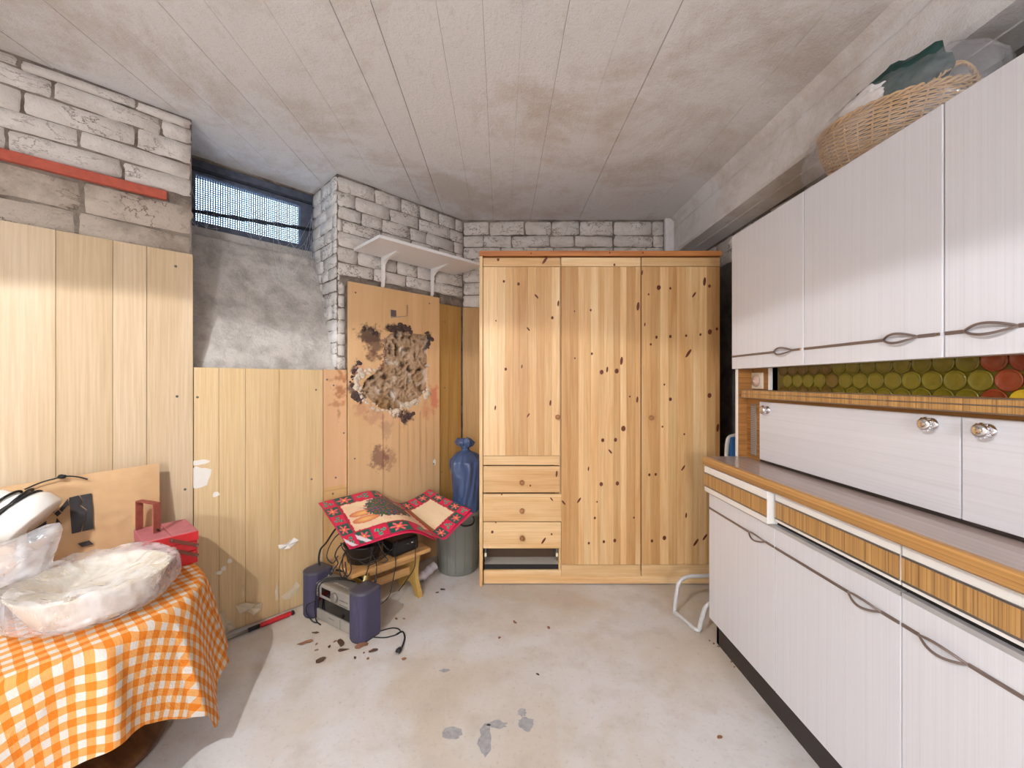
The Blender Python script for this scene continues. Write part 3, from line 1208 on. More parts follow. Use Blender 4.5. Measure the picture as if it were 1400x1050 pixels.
# ---------------------------------------------------------------- white shelf on brackets
sh = thing('wall_shelf', 'white board shelf on two brackets high on the brick wall', 'shelf', CORNER, WL_ROT)
SH = 2.0
m = MB().rbox((-0.857, -0.337, SH), (-0.088, -0.024, SH + 0.018), 0.002)
m.build('board', 'white_paint', sh)
for tx in (-0.672, -0.30):
    b = MB()
    b.prism([(tx - 0.010, -0.030, SH - 0.0005), (tx - 0.010, -0.210, SH - 0.0005), (tx - 0.010, -0.210, SH - 0.006), (tx - 0.010, -0.075, SH - 0.026), (tx - 0.010, -0.050, SH - 0.048), (tx - 0.010, -0.041, SH - 0.175), (tx - 0.010, -0.030, SH - 0.185)], (0.020, 0, 0))
    br = b.build('bracket', 'white_paint', sh)
    MB().rbox((tx - 0.004, -0.052, SH - 0.10), (tx + 0.004, -0.044, SH - 0.02), 0.002).build('rib', 'white_paint', br)
# ================================================================ PINE WARDROBE
WY = 2.385
wx = lambda x: (x - VX) * WY / F
wz = lambda y: H - (y - VY) * WY / F
wd = thing('pine_wardrobe', 'three-door knotty pine wardrobe with drawers against the back wall', 'wardrobe', (wx(820), WY + 0.3, 0))
wo = -Vector(wd.location)


def wb(m, name, mat, parent=wd, **kw):
    o = m.build(name, mat, parent, **kw)
    if parent is wd:
        o.location = wo
    return recenter(o)


xl, xr = wx(655.5), wx(984.5)
WB = 2.965
wb(MB().rbox((xl, WY - 0.008, 0.0), (wx(660), WB, wz(350.8)), 0.002), 'side_panel', 'pine_v')
wb(MB().rbox((wx(981.5), WY + 0.02, 0.0), (xr, WB, wz(350.8)), 0.002), 'side_panel', 'pine_v')
wb(MB().rbox((wx(764.5), WY + 0.021, 0.02), (wx(767.5), WB - 0.01, wz(351.5)), 0.001), 'partition', 'pine_v')
wb(MB().rbox((xl - 0.001, WY - 0.012, wz(350.5)), (wx(986), WB, wz(343.4)), 0.004), 'top_board', 'pine_cap')
wb(MB().box((wx(660), WB - 0.006, 0.02), (wx(981.5), WB, wz(351))), 'back_panel', 'drawer_inside')
wb(MB().rbox((wx(661), WY + 0.012, 0.006), (wx(981), WY + 0.03, wz(781)), 0.002), 'plinth', 'pine_h')
rnd = random.Random(21)
KN = Matrix.Rotation(PI / 2, 4, 'X').to_3x3()       # lathe axis +z -> -y


def knob(parent, x, z, y, r=0.0145):
    m = MB().lathe([(0.007, 0.0), (0.006, 0.008), (0.010, 0.012), (r, 0.019), (r * 0.98, 0.026), (r * 0.75, 0.031), (r * 0.3, 0.0335), (0.0005, 0.034)], n=18, mat=KN)
    o = m.build('knob', 'knob_wood', parent, smooth=True)
    return o


knots = [[(95, 203, 1, 0), (134, 210, 1.2, 0), (182, 243, 1.2, 2), (240, 262, 1.2, 1), (160, 330, 1.0, 2), (224, 300, 1.2, 0), (100, 437, 1.2, 0), (143, 430, 0.8, 1), (72, 540, 1, 1), (219, 527, 1.2, 1), (160, 560, 0.9, 3), (74, 308, 0.6, 0)],
         [(452, 270, 1.8, 1), (326, 280, 0.9, 0), (283, 283, 0.6, 0), (329, 396, 1, 0), (408, 415, 1.7, 1), (355, 445, 1.8, 0), (395, 442, 1.9, 0), (370, 438, 1.2, 1), (450, 518, 1.3, 1), (413, 595, 2.1, 0), (358, 626, 1.5, 0), (392, 625, 1.5, 0), (378, 656, 1.2, 2), (354, 743, 1.6, 0), (397, 741, 1.6, 0), (295, 786, 1.2, 3), (337, 833, 1, 0), (361, 896, 1.2, 0), (390, 893, 1.4, 0), (321, 900, 1, 0), (441, 832, 0.8, 0), (254, 792, 1.2, 2), (343, 790, 0.7, 0), (430, 510, 0.7, 0), (284, 408, 0.7, 0), (320, 702, 0.9, 1)],
         [(507, 220, 1.9, 0), (538, 222, 1, 0), (480, 238, 0.8, 0), (629, 204, 1.8, 1), (642, 216, 1.3, 0), (601, 239, 1.2, 3), (501, 352, 1.2, 0), (486, 371, 1, 0), (538, 350, 1.2, 0), (580, 348, 1, 0), (618, 345, 1, 0), (643, 338, 2, 0), (662, 330, 1.2, 0), (586, 395, 1.8, 3), (642, 507, 1.9, 0), (538, 517, 1.4, 0), (522, 478, 0.8, 0), (664, 593, 1.7, 1), (517, 590, 0.8, 0), (572, 700, 1.2, 3), (482, 718, 1.1, 0), (499, 717, 1.1, 0), (580, 826, 1.1, 1), (522, 886, 1.7, 0), (489, 894, 1.2, 0), (606, 898, 1.6, 3), (630, 884, 1.4, 3), (470, 318, 0.8, 1), (575, 610, 0.8, 0), (463, 180, 1.0, 1)]]
knot_proto = None


def add_knot(parent, x, z, y, s, style, off):
    global knot_proto
    if knot_proto is None:
        m = MB().lathe([(0.0052, 0.0), (0.0052, 0.0006), (0.0030, 0.0010), (0.0002, 0.0010)], n=12, mat=KN)
        o = m.build('knot', 'knot', parent, smooth=True)
        knot_proto = o
    else:
        o = bpy.data.objects.new('knot', knot_proto.data)
        COL.objects.link(o)
        o.parent = parent
    o.location = Vector((x, y, z)) + off
    sx, sz, ang = [(1.0, 1.25, 0.1), (0.75, 2.3, 0.1), (0.7, 2.2, -0.7), (0.7, 2.6, 0.6)][style]
    o.rotation_euler = (0, ang, 0)
    o.scale = (s * sx, 1, s * sz)
    return o


doors = [(660.5, 765.5, 352, 636, 623, (762, 570)), (767.5, 875.8, 352, 788, 772, None), (877.2, 984.3, 352, 788, 772, (889, 571))]
for di, (xa, xb, ya, yb, yr, kb) in enumerate(doors):
    fy = WY + (0.004 if di == 0 else 0.0)
    dcx, dcz = (wx(xa) + wx(xb)) / 2, (wz(ya) + wz(yb)) / 2
    d = wb(MB().box((wx(xa) + 0.001, fy + 0.012, wz(yb) + 0.001), (wx(xb) - 0.001, fy + 0.018, wz(ya) - 0.001)), 'door', 'pine_v')
    off = wo - Vector(d.location)
    dp = lambda m, n, mt: (lambda o: (setattr(o, 'location', off), recenter(o)))(m.build(n, mt, d))[1]
    dp(MB().rbox((wx(xa), fy, wz(yb)), (wx(xb), fy + 0.012, wz(yr + 0.6)), 0.002), 'bottom_rail', 'pine_h')
    dp(MB().rbox((wx(xa), fy, wz(364)), (wx(xb), fy + 0.012, wz(ya)), 0.002), 'top_rail', 'pine_h')
    xs = [xa]
    while xs[-1] < xb - 1:
        nxt = xs[-1] + rnd.uniform(7.5, 13)
        xs.append(xb if xb - nxt < 5 else nxt)
    for a, b in zip(xs, xs[1:]):
        q = rnd.uniform(0.0008, 0.0022)
        dp(MB().rbox((wx(a) + 0.0002, fy + q, wz(yr)), (wx(b) - 0.0002, fy + 0.012, wz(364.6)), 0.0006, 1), 'plank', 'pine_v')
    for (kx, ky, ks, st) in knots[di]:
        add_knot(d, wx(640 + kx / 1.945), wz(280 + ky / 1.945), fy + 0.0012, ks * 1.22, st, off)
    if kb:
        k = knob(d, 0, 0, 0)
        k.location = Vector((wx(kb[0]), fy + 0.001, wz(kb[1]))) + off
for di, (ya, yb, xb, dy, kx, ky) in enumerate([(637.5, 673.6, 765.5, 0.002, 713.5, 659), (675.2, 712.4, 767.6, -0.006, 713.5, 696.7), (713.6, 749.6, 767.0, -0.004, 713.8, 734)]):
    fy = WY + dy
    d = wb(MB().rbox((wx(660.6), fy, wz(yb)), (wx(xb), fy + 0.018, wz(ya)), 0.0025), 'drawer', 'pine_h')
    off = wo - Vector(d.location)
    MB_ = MB().box((wx(663), fy + 0.019, wz(yb) + 0.01), (wx(763), WB - 0.05, wz(ya) - 0.03))
    o = MB_.build('drawer_box', 'drawer_inside', d)
    o.location = off
    recenter(o)
    k = knob(d, 0, 0, 0, 0.0155)
    k.location = Vector((wx(kx), fy + 0.001, wz(ky))) + off
    for (qx, qy, s, st) in [[(761, 648, 1.6, 1), (725, 664, 0.9, 0)], [(754, 682, 1.1, 2), (686, 675.8, 0.8, 0)], [(673, 727, 1.4, 0), (743, 739, 1.7, 3), (754, 730, 1.0, 0), (678, 714, 0.8, 0)]][di]:
        add_knot(d, wx(qx), wz(qy), fy, s, st, off)
for q in ((681, 355, 1.4, 0), (745, 356, 2.0, 3), (840, 362, 1.2, 0), (726, 347, 0.8, 0), (833, 346.5, 0.9, 0), (878, 346.5, 0.9, 0)):
    add_knot(wd, wx(q[0]), wz(q[1]), WY - (0.012 if q[1] < 350 else 0.0), q[2], q[3], wo)
# the empty slot of a missing drawer
wb(MB().rbox((wx(662), WY + 0.024, wz(780.5)), (wx(764), WY + 0.028, wz(774.2)), 0.0005), 'base_edge', 'black_gap')
wb(MB().rbox((wx(662), WY + 0.028, wz(777)), (wx(764), WY + 0.25, wz(774.2)), 0.0005), 'base_board', 'mdf_grey')
wb(MB().box((wx(661), WY + 0.125, wz(774)), (wx(764), WY + 0.135, wz(749))), 'inner_back', 'drawer_inside')
for xx in (wx(662.5), wx(761)):
    wb(MB().rbox((xx, WY + 0.02, wz(768)), (xx + 0.010, WY + 0.12, wz(752)), 0.001), 'runner', 'screw')
    wb(MB().rbox((xx - 0.001, WY + 0.018, wz(763)), (xx + 0.012, WY + 0.03, wz(758)), 0.001), 'runner_wheel', 'cream_plastic')

# ================================================================ KITCHEN DRESSER: base cabinet, worktop, top unit
YE = 1.897
DY = [1.898, 1.4415, 0.986, 0.530, 0.074]
XD, XT = 0.990, 1.008
kb_ = thing('base_cabinet', 'white striped laminate base cabinet with wood-effect drawers', 'cabinet', (1.24, 1.0, 0))
ko = -Vector(kb_.location)


def kp(m, name, mat, parent=None, root=kb_, org=None, **kw):
    org = ko if org is None else org
    o = m.build(name, mat, parent or root, **kw)
    if parent is None:
        o.location = org
    else:
        o.location = org - Vector(parent.location)
    return recenter(o)


kp(MB().box((XT + 0.003, DY[4], 0.095), (RIGHT - 0.006, YE - 0.001, 0.824)), 'body', 'white_plastic')
kp(MB().box((XT, DY[4], 0.0), (XT + 0.012, 1.862, 0.1)).box((XT, 1.845, 0.0), (RIGHT - 0.01, 1.862, 0.096)), 'toe_kick', 'toe_black')
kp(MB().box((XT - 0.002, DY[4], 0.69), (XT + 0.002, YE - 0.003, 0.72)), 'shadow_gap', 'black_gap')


def pull(parent, root, org, X, ya, yb, z, l0, l1, mat='handle_metal'):
    """strip across the door from ya to yb with an almond loop between l0 and l1 (front plane X, facing -x)"""
    m = MB()
    lo, hi = min(ya, yb), max(ya, yb)
    a, b = min(l0, l1), max(l0, l1)
    m.rbox((X - 0.004, lo, z - 0.0045), (X, a, z + 0.0045), 0.0015)
    m.rbox((X - 0.004, b, z - 0.0045), (X, hi, z + 0.0045), 0.0015)
    for s in (-1, 1):
        pts = []
        for k in range(17):
            f = k / 16
            e = math.sin(PI * f) ** 0.9
            pts.append((X - 0.003 - 0.014 * e, a + (b - a) * f, z + s * 0.0125 * e))
        m.tube(pts, [0.0028 + 0.0006 * math.sin(PI * k / 16) for k in range(17)], 8)
    return kp(m, 'handle', mat, parent, root, org, smooth=False)


loops_low = [(1.49, 1.587), (1.036, 1.133), (0.843, 0.9416), (0.20, 0.30)]
for i in range(4):
    a, b = DY[i + 1] + 0.0012, DY[i] - 0.0012
    d = kp(MB().rbox((XD, a, 0.10), (XD + 0.017, b, 0.689), 0.002), 'door', 'laminate_white_v')
    kp(MB().box((XD - 0.0006, a + 0.001, 0.6885), (XD + 0.017, b - 0.001, 0.7005)), 'edge_strip', 'edge_grey', d)
    pull(d, kb_, ko, XD, a + 0.002, b - 0.002, 0.622, *loops_low[i])
for i in range(4):
    a, b = DY[i + 1] + 0.0025, DY[i] - 0.0012
    X = 0.9676 if i == 0 else XD
    if i == 0:
        a += 0.006
    z0 = 0.702 if i == 0 else 0.7155
    d = kp(MB().rbox((X, a, z0), (X + (0.042 if i == 0 else 0.02), b, 0.822), 0.002), 'drawer', 'white_plastic')
    kp(MB().box((X - 0.0016, a + 0.001, 0.731), (X + 0.001, b - 0.001, 0.787)), 'wood_inset', 'zebrano_v', d)
    for z in (0.7285, 0.7895):
        kp(MB().rbox((X - 0.003, a + 0.001, z - 0.0028), (X + 0.001, b - 0.001, z + 0.0028), 0.001), 'trim_bead', 'metal_grey', d)
    if i:
        kp(MB().box((X - 0.0008, b - 0.002, z0 + 0.002), (X + 0.001, b, 0.82)), 'edge_strip', 'edge_grey', d)

wt = thing('worktop', 'brown laminate worktop with zebra-wood edge on the base cabinet', 'worktop', (1.23, 1.0, 0.825))
wto = -Vector(wt.location)
kp(MB().rbox((0.972, DY[4], 0.8255), (RIGHT - 0.006, YE, 0.866), 0.002), 'top', 'worktop_laminate', None, wt, wto)
mm = MB()
prof = [(0.973, 0.8255), (0.9635, 0.827), (0.960, 0.832), (0.960, 0.858), (0.963, 0.8645), (0.973, 0.8665)]
mm.prism([(px_, DY[4], pz_) for px_, pz_ in prof], (0, YE - DY[4], 0))
kp(mm, 'front_edge', 'zebrano_edge', None, wt, wto)
kp(MB().rbox((0.9725, YE, 0.8262), (RIGHT - 0.006, YE + 0.001, 0.8655), 0.0004), 'end_edge', 'zebrano_edge', None, wt, wto)

hu = thing('dresser_top', 'white striped dresser top unit with amber bullseye glass band', 'cabinet', (1.3, 1.0, 0.867))
ho = -Vector(hu.location)
hp = lambda m, n, mt, parent=None, **kw: kp(m, n, mt, parent, hu, ho, **kw)
UY = [1.893, 1.4415, 0.9856, 0.530, 0.074]
XU = 1.095
hp(MB().box((XU + 0.020, UY[4], 1.282), (RIGHT - 0.006, UY[0] - 0.001, 1.909)), 'body', 'white_plastic')
sd = hp(MB().rbox((1.112, UY[0] - 0.020, 0.867), (RIGHT - 0.006, UY[0] - 0.001, 1.281), 0.001), 'side_panel', 'white_plastic')
hp(MB().box((1.114, UY[0] - 0.0215, 0.868), (1.19, UY[0] - 0.0195, 1.280)), 'inner_face', 'zebrano_x', sd)
hp(MB().box((1.155, UY[4], 0.867), (RIGHT - 0.006, UY[0] - 0.022, 1.150)), 'back_body', 'zebrano_x')
loops_up = [(1.494, 1.595), (1.045, 1.139), (0.8417, 0.940), (0.2, 0.3)]
for i in range(4):
    a, b = UY[i + 1] + 0.0025, UY[i] - 0.001
    d = hp(MB().rbox((XU, a, 1.28), (XU + 0.017, b, 1.91), 0.0025), 'door', 'laminate_white_v')
    pull(d, hu, ho, XU, a + (0.014 if i < 2 else 0.002), b - 0.003, 1.339, *loops_up[i])
    if i < 2:
        hp(MB().rbox((XU - 0.004, a + 0.004, 1.3345), (XU, a + 0.013, 1.3435), 0.0015), 'handle_tip', 'chrome', d)
# shelf plank with three metal beads
shp = hp(MB().rbox((1.110, UY[4], 1.147), (1.178, 1.845, 1.183), 0.002), 'shelf', 'zebrano_v')
for z in (1.148, 1.166, 1.182):
    hp(MB().rbox((1.1075, UY[4], z - 0.0015), (1.111, 1.845, z + 0.0015), 0.0007), 'bead', 'metal_grey', shp)
# white fall-front doors with horizontal grain and chrome knobs
KX = Matrix.Rotation(-PI / 2, 4, 'Y').to_3x3()
dd = []
for a, b in ((0.994, 1.766), (0.205, 0.990)):
    dd.append(hp(MB().rbox((1.145, a, 0.878), (1.157, b, 1.133), 0.0015), 'flap_door', 'laminate_white_h'))
for (kx, ky, par) in ((1275, 580, 0), (1049.6, 560.5, 0), (1353, 589, 1)):
    p = pX(kx, ky, 1.145)
    d = dd[par]
    m = MB().lathe([(0.016, 0.0), (0.017, 0.003), (0.011, 0.006), (0.007, 0.010), (0.009, 0.014), (0.0155, 0.017), (0.0175, 0.022), (0.016, 0.027), (0.011, 0.0305), (0.004, 0.032), (0.0004, 0.032)], n=20, mat=KX)
    k = m.build('knob', 'chrome', d, smooth=True)
    k.location = p + ho - Vector(d.location)
    m = MB()
    for q in range(12):
        w = 2 * PI * q / 12
        m.lathe([(0.0, 0.014), (0.003, 0.0165), (0.003, 0.0225), (0.0, 0.025)], (0, 0.0165 * math.cos(w), 0.0165 * math.sin(w)), 6, mat=KX)
    m.build('knob_petals', 'chrome', k, smooth=True)
hp(MB().rbox((1.148, 0.205, 0.868), (1.158, 1.766, 0.877), 0.001), 'track', 'toe_black')
# dark metal grille slot beside the flap door
gr = hp(MB().rbox((1.151, 1.80, 0.985 - 0.10), (1.156, 1.838, 1.118), 0.001), 'grille', 'metal_grey')
m = MB()
for q in range(26):
    z = 0.892 + q * 0.0085
    m.box((1.1495, 1.804, z), (1.1515, 1.834, z + 0.003))
hp(m, 'grille_bars', 'edge_grey', gr)
# rotary timer
tm = hp(MB().rbox((1.176, 1.795, 1.188), (1.184, 1.872, 1.262), 0.002), 'timer_plate', 'cream_plastic')
m = MB().lathe([(0.026, 0), (0.026, 0.006), (0.023, 0.010), (0.006, 0.011), (0.005, 0.016), (0.0004, 0.0165)], n=26, mat=KX)
plain('dial_pink', (206, 176, 160), 0.45)
k = m.build('dial', 'dial_pink', tm, smooth=True)
k.location = Vector((1.176, 1.836, 1.224)) + ho - Vector(tm.location)
m = MB()
for q in range(24):
    w = 2 * PI * q / 24
    m.box((-0.0108, 0.0205 * math.cos(w) - 0.0006, 0.0205 * math.sin(w) - 0.0006), (-0.009, 0.0205 * math.cos(w) + 0.0006, 0.0205 * math.sin(w) + 0.0006))
m.build('dial_marks', 'print_black', k)
hp(MB().box((1.184, 1.706, 1.15), (1.19, UY[0] - 0.022, 1.281)), 'niche_back', 'zebrano_x')
hp(MB().rbox((1.172, 1.738, 1.184), (1.186, 1.750, 1.281), 0.001), 'post', 'white_plastic')
gl = hp(MB().box((1.184, UY[4], 1.15), (1.188, 1.738, 1.30)), 'glass_panel', 'glass_olive')
R = 0.0268
mesh_by = {}
for row, z in enumerate((1.176, 1.2237, 1.2713)):
    y = 1.698 + (0 if row == 1 else 0.0275)
    while y > 0.10:
        y -= 0.055
        if y > 1.69:
            continue
        mt = 'glass_olive_disc'
        if y < 0.945 + (0.0 if row == 1 else 0.012):
            mt = 'glass_red'
        if row == 0 and 0.90 < y < 0.94:
            mt = 'glass_yellow'
        if y > 1.40 and (int(y * 40) % 2 == 0):
            mt = 'glass_brown'
        if mt not in mesh_by:
            m = MB().lathe([(R, 0), (R, 0.0035), (R - 0.002, 0.0045), (R - 0.004, 0.003), (R * 0.75, 0.0015), (R * 0.4, 0.0022), (0.0004, 0.003)], n=20, mat=KX)
            o = m.build('glass_disc', mt, gl, smooth=True)
            mesh_by[mt] = o
        else:
            o = bpy.data.objects.new('glass_disc', mesh_by[mt].data)
            COL.objects.link(o)
            o.parent = gl
        o.location = Vector((1.184, y, z)) + ho - Vector(gl.location)

# ---------------------------------------------------------------- folded tube chair behind the cabinet
ch = thing('tubular_chair', 'folded garden chair with pale grey tube frame behind the cabinet', 'chair', (1.1, 2.1, 0))
co = -Vector(ch.location)
r = 0.0105
fA, fB = pH(922.5, 836, r), pH(953, 862, r)
pts = [(1.40, fA.y + 0.08, 0.95), (1.42, fA.y + 0.09, 0.5), (1.40, fA.y + 0.08, 0.26), (1.32, fA.y + 0.06, 0.19)]
h1 = pY(968, 787, fA.y + 0.04)
h2 = pY(940, 788.5, fA.y + 0.03)
h3 = pY(928.5, 797, fA.y + 0.02)
h4 = pY(925, 812, fA.y + 0.01)
m1 = pY(964, 832, fB.y + 0.0)
m2 = pY(971, 825, fB.y + 0.0)
path = spline([pts[0], pts[1], pts[2], pts[3], h1, h2, h3, h4, fA, fA.lerp(fB, 0.12), fA.lerp(fB, 0.5), fA.lerp(fB, 0.93), fB + Vector((0.012, 0.004, 0.002)), pY(958.5, 850, fB.y), m1, m2, (1.05, fB.y + 0.0, 0.155)], 8)
o = MB().tube(path, r, 10).build('tube_frame', 'tube_grey', ch, smooth=True)
o.location = co
t0 = pY(1000, 594, 2.12)
bp = spline([(1.05, fB.y, 0.155), (1.16, 1.985, 0.20), (1.19, 2.06, 0.45), (1.19, 2.10, 0.75), pY(993.5, 622, 2.12), pY(994.5, 606, 2.12), pY(999, 597, 2.12), (1.30, 2.12, 0.94), (1.40, 2.12, 0.95)], 8)
o = MB().tube(bp, r, 10).build('back_tube', 'tube_grey', ch, smooth=True)
o.location = co
o = MB().rbox((1.21, 2.105, 0.30), (1.41, 2.135, 0.93), 0.01).build('seat_fabric', 'blue_fabric', ch)
o.location = co
for z in (0.30, 0.60):
    o = MB().tube([(1.19, 2.08, z + 0.2), (1.42, 2.18, z)], 0.008, 8).build('crossbar', 'tube_grey', ch, smooth=True)
    o.location = co

# ---------------------------------------------------------------- wicker basket in clear film on the dresser
bk = thing('wicker_basket', 'oval wicker basket with handle on top of the dresser', 'basket', (1.285, 1.345, 1.911), 0)
tilt = Matrix.Rotation(math.radians(9), 4, 'X')
A_, B_ = 0.145, 0.225      # half axes at the rim (x, y)
BH = 0.150


def bpt(w, f, extra=0.0):
    k = 0.70 + 0.30 * math.sin(f * PI / 2) + extra
    p = Vector((A_ * k * math.cos(w), B_ * k * math.sin(w), BH * f))
    q = tilt @ p
    q.z += 0.030
    return q


NS = 30
for i in range(NS):
    w = 2 * PI * i / NS
    MB().tube([bpt(w, f / 6) for f in range(7)], 0.0030, 5).build('stake', 'wicker', bk, smooth=True)
m = MB()
rows = 26
for rj in range(rows):
    f = (rj + 0.5) / rows
    pts = []
    for k in range(NS * 3):
        w = 2 * PI * k / (NS * 3)
        pts.append(bpt(w, f, 0.022 * math.cos(NS / 2 * w + PI * rj)))
    m.tube(pts, 0.0026, 5, closed=True)
m.build('weave', 'wicker', bk, smooth=True)
m = MB()
for ph in range(3):
    pts = []
    for k in range(120):
        w = 2 * PI * k / 120
        c = bpt(w, 1.0)
        u = 14 * w + 2 * PI * ph / 3
        out = Vector((math.cos(w), math.sin(w), 0))
        pts.append(c + out * 0.006 * math.cos(u) + Vector((0, 0, 0.007 * math.sin(u) + 0.004)))
    m.tube(pts, 0.0042, 5, closed=True)
m.build('rim', 'wicker', bk, smooth=True)
m = MB()
for ph in range(4):
    pts = []
    for k in range(41):
        f = k / 40
        w = PI * f
        c = bpt(-PI / 2 + 0.55, 1.0).lerp(bpt(-PI / 2 - 0.55, 1.0), f) + Vector((0, -0.02 * math.sin(w), 0.052 * math.sin(w)))
        u = 20 * f + PI / 2 * ph
        pts.append(c + Vector((0.006 * math.cos(u), 0.004 * math.sin(u), 0.006 * math.sin(u))))
    m.tube(pts, 0.0035, 5)
m.build('handle', 'wicker', bk, smooth=True)
m = MB().lathe([(0.001, 0), (0.70, 0.0), (0.70, 0.05)], n=30, sx=A_, sy=B_)
for p in m.v:
    p.z = p.z * 0.1
    q = tilt @ p
    p.x, p.y, p.z = q.x, q.y, q.z + 0.030
m.build('base', 'wicker', bk)


m = blob((1.225, 1.25, 2.118), (0.062, 0.150, 0.070), 3, 0.22, 2.2, 4, None, 0.10, 4.0)
tag(m.build('green_bag', 'green_cloth', smooth=True), 'dark green crumpled bag inside the wicker basket', 'bag')
m = blob((1.170, 1.29, 2.112), (0.026, 0.075, 0.038), 8, 0.3, 2.4, 4, None, 0.15, 5.0)
tag(m.build('white_tissue', 'paper_white', smooth=True), 'crumpled white paper tucked into the wicker basket', 'paper')


def film_shape(p, d):
    if d.z > 0:
        p.x *= 1 - 0.25 * d.z
    p.z += p.y * -0.06 * 0
    return p


m = blob((1.275, 1.315, 2.045), (0.172, 0.285, 0.165), 5, 0.06, 1.5, 5, 1.914, 0.045, 6.0, film_shape)
for p in m.v:
    if p.x > 1.275:
        p.z = min(p.z, 2.176 + 0.002 * mn.noise(p * 20))
tag(m.build('plastic_bag', 'film_clear', smooth=True), 'clear plastic film wrapped round the wicker basket', 'plastic bag')
# ================================================================ ROUND TABLE WITH GINGHAM CLOTH
TC = Vector((-1.43, 1.27, 0))
TR = 0.372
TH = 0.496
tb = thing('round_table', 'dark wooden round pedestal table under the gingham cloth', 'table', TC)
MB().lathe([(0.02, TH - 0.024), (TR - 0.01, TH - 0.024), (TR, TH - 0.018), (TR, TH - 0.004), (TR - 0.006, TH)], n=48).build('table_top', 'dark_wood', tb, smooth=False)
MB().lathe([(0.05, 0.085), (0.075, 0.12), (0.055, 0.2), (0.045, 0.3), (0.06, 0.38), (0.10, 0.43), (0.12, TH - 0.0245)], n=32).build('column', 'dark_wood', tb, smooth=True)
MB().lathe([(0.27, 0.0), (0.285, 0.012), (0.285, 0.03), (0.26, 0.045), (0.25, 0.05), (0.22, 0.07), (0.12, 0.08), (0.05, 0.086)], n=48).build('foot', 'dark_wood', tb, smooth=True)

hang = [(-180, 0.20), (-150, 0.22), (-125, 0.26), (-100, 0.33), (-82, 0.37), (-70, 0.31), (-55, 0.28), (-40, 0.255), (-28, 0.235), (-18, 0.25), (-9, 0.29), (-4, 0.32), (0, 0.335), (4, 0.41), (12, 0.415), (20, 0.36), (35, 0.31), (50, 0.28), (70, 0.27), (90, 0.24), (120, 0.12), (150, 0.12), (180, 0.20)]
m = MB()
uvs = []
NT_, NR, NH = 300, 14, 30
for j in range(NR + NH):
    for i in range(NT_):
        th = -PI + 2 * PI * i / NT_
        dg = math.degrees(th)
        L = lerp_table(hang, dg)
        if j < NR:
            r = (TR + 0.004) * (j + 0.3) / (NR - 1 + 0.3)
            z = TH + 0.0035 + 0.0016 * mn.noise(Vector((r * math.cos(th) * 9, r * math.sin(th) * 9, 0)))
            arc = r
        else:
            f = (j - NR + 1) / NH
            away = 1.0 if not (75 < dg < 200 or dg < -160) else 0.0
            if 45 < dg <= 75:
                away = (75 - dg) / 30
            rip = math.sin(dg / 360 * 2 * PI * 11 + 0.6) * 0.5 + math.sin(dg / 360 * 2 * PI * 7 + 2.0) * 0.5
            flare = 0.055 * f ** 0.9 * away + 0.03 * rip * f ** 0.8 * away
            if -2 < dg < 30:
                flare += 0.03 * f * away
            cr = 0.030 * math.exp(-((dg + 28) / 5.0) ** 2) * min(1, f * 3)
            r = TR + 0.006 + min(0.010, 0.2 * f) * away + flare + cr * away
            drop = L * f
            z = TH + 0.0035 - 0.006 * min(1, f * 8) - drop
            r += 0.004 * mn.noise(Vector((th * 9, f * 5, 2))) * away
            arc = TR + L * f
        p = TC + Vector((r * math.cos(th), r * math.sin(th), z))
        m.v.append(p)
        a2 = th + 0.62
        uvs.append((arc * math.cos(a2) + 3, arc * math.sin(a2) + 3))
for j in range(NR + NH - 1):
    for i in range(NT_):
        i2 = (i + 1) % NT_
        m.f.append((j * NT_ + i, j * NT_ + i2, (j + 1) * NT_ + i2, (j + 1) * NT_ + i))
m.f.append(tuple(range(NT_)))
m.uv = uvs
o = m.build('tablecloth', 'gingham', smooth=True)
tag(o, 'orange and white gingham cloth draped over the round table', 'tablecloth')
TT = TH + 0.0065

# ---------------------------------------------------------------- cream bowl in a milky plastic bag
BC = Vector((-1.290, 1.268, TT))
m = MB().lathe([(0.02, 0.004), (0.11, 0.0), (0.135, 0.006), (0.16, 0.05), (0.183, 0.098), (0.188, 0.104), (0.183, 0.106), (0.176, 0.098), (0.15, 0.045), (0.125, 0.014), (0.01, 0.012)], n=48)
o = m.build('bread_bowl', 'cream_plastic', loc=BC, smooth=True)
tag(o, 'wide cream bowl inside a milky plastic bag on the table', 'bowl')


def bowlfilm(p, d):
    rr = math.hypot(p.x, p.y)
    if d.z > 0:
        base = 0.058
        dip = 0.055 * max(0.0, 1 - (rr / 0.15) ** 2)
        p.z = base * min(1.0, d.z * 6) - dip + 0.012 * (1 - 2 * abs(mn.noise(Vector((p.x * 14, p.y * 14, 3))))) + 0.010 * mn.noise(Vector((p.x * 30, p.y * 8, 5)))
    # ear of the bag towards the left
    a = math.atan2(d.y, d.x)
    e = math.exp(-((a + 2.75) / 0.22) ** 2) + math.exp(-((a - 3.53) / 0.22) ** 2)
    p.x *= 1 + 0.16 * e
    p.y *= 1 + 0.16 * e
    return p


m = blob(BC + Vector((0, 0, 0.058)), (0.200, 0.200, 0.075), 14, 0.05, 2.2, 5, TT, 0.05, 5.0, bowlfilm)
tag(m.build('plastic_bag', 'film_white', smooth=True), 'milky plastic bag wrapped round the cream bowl', 'plastic bag')

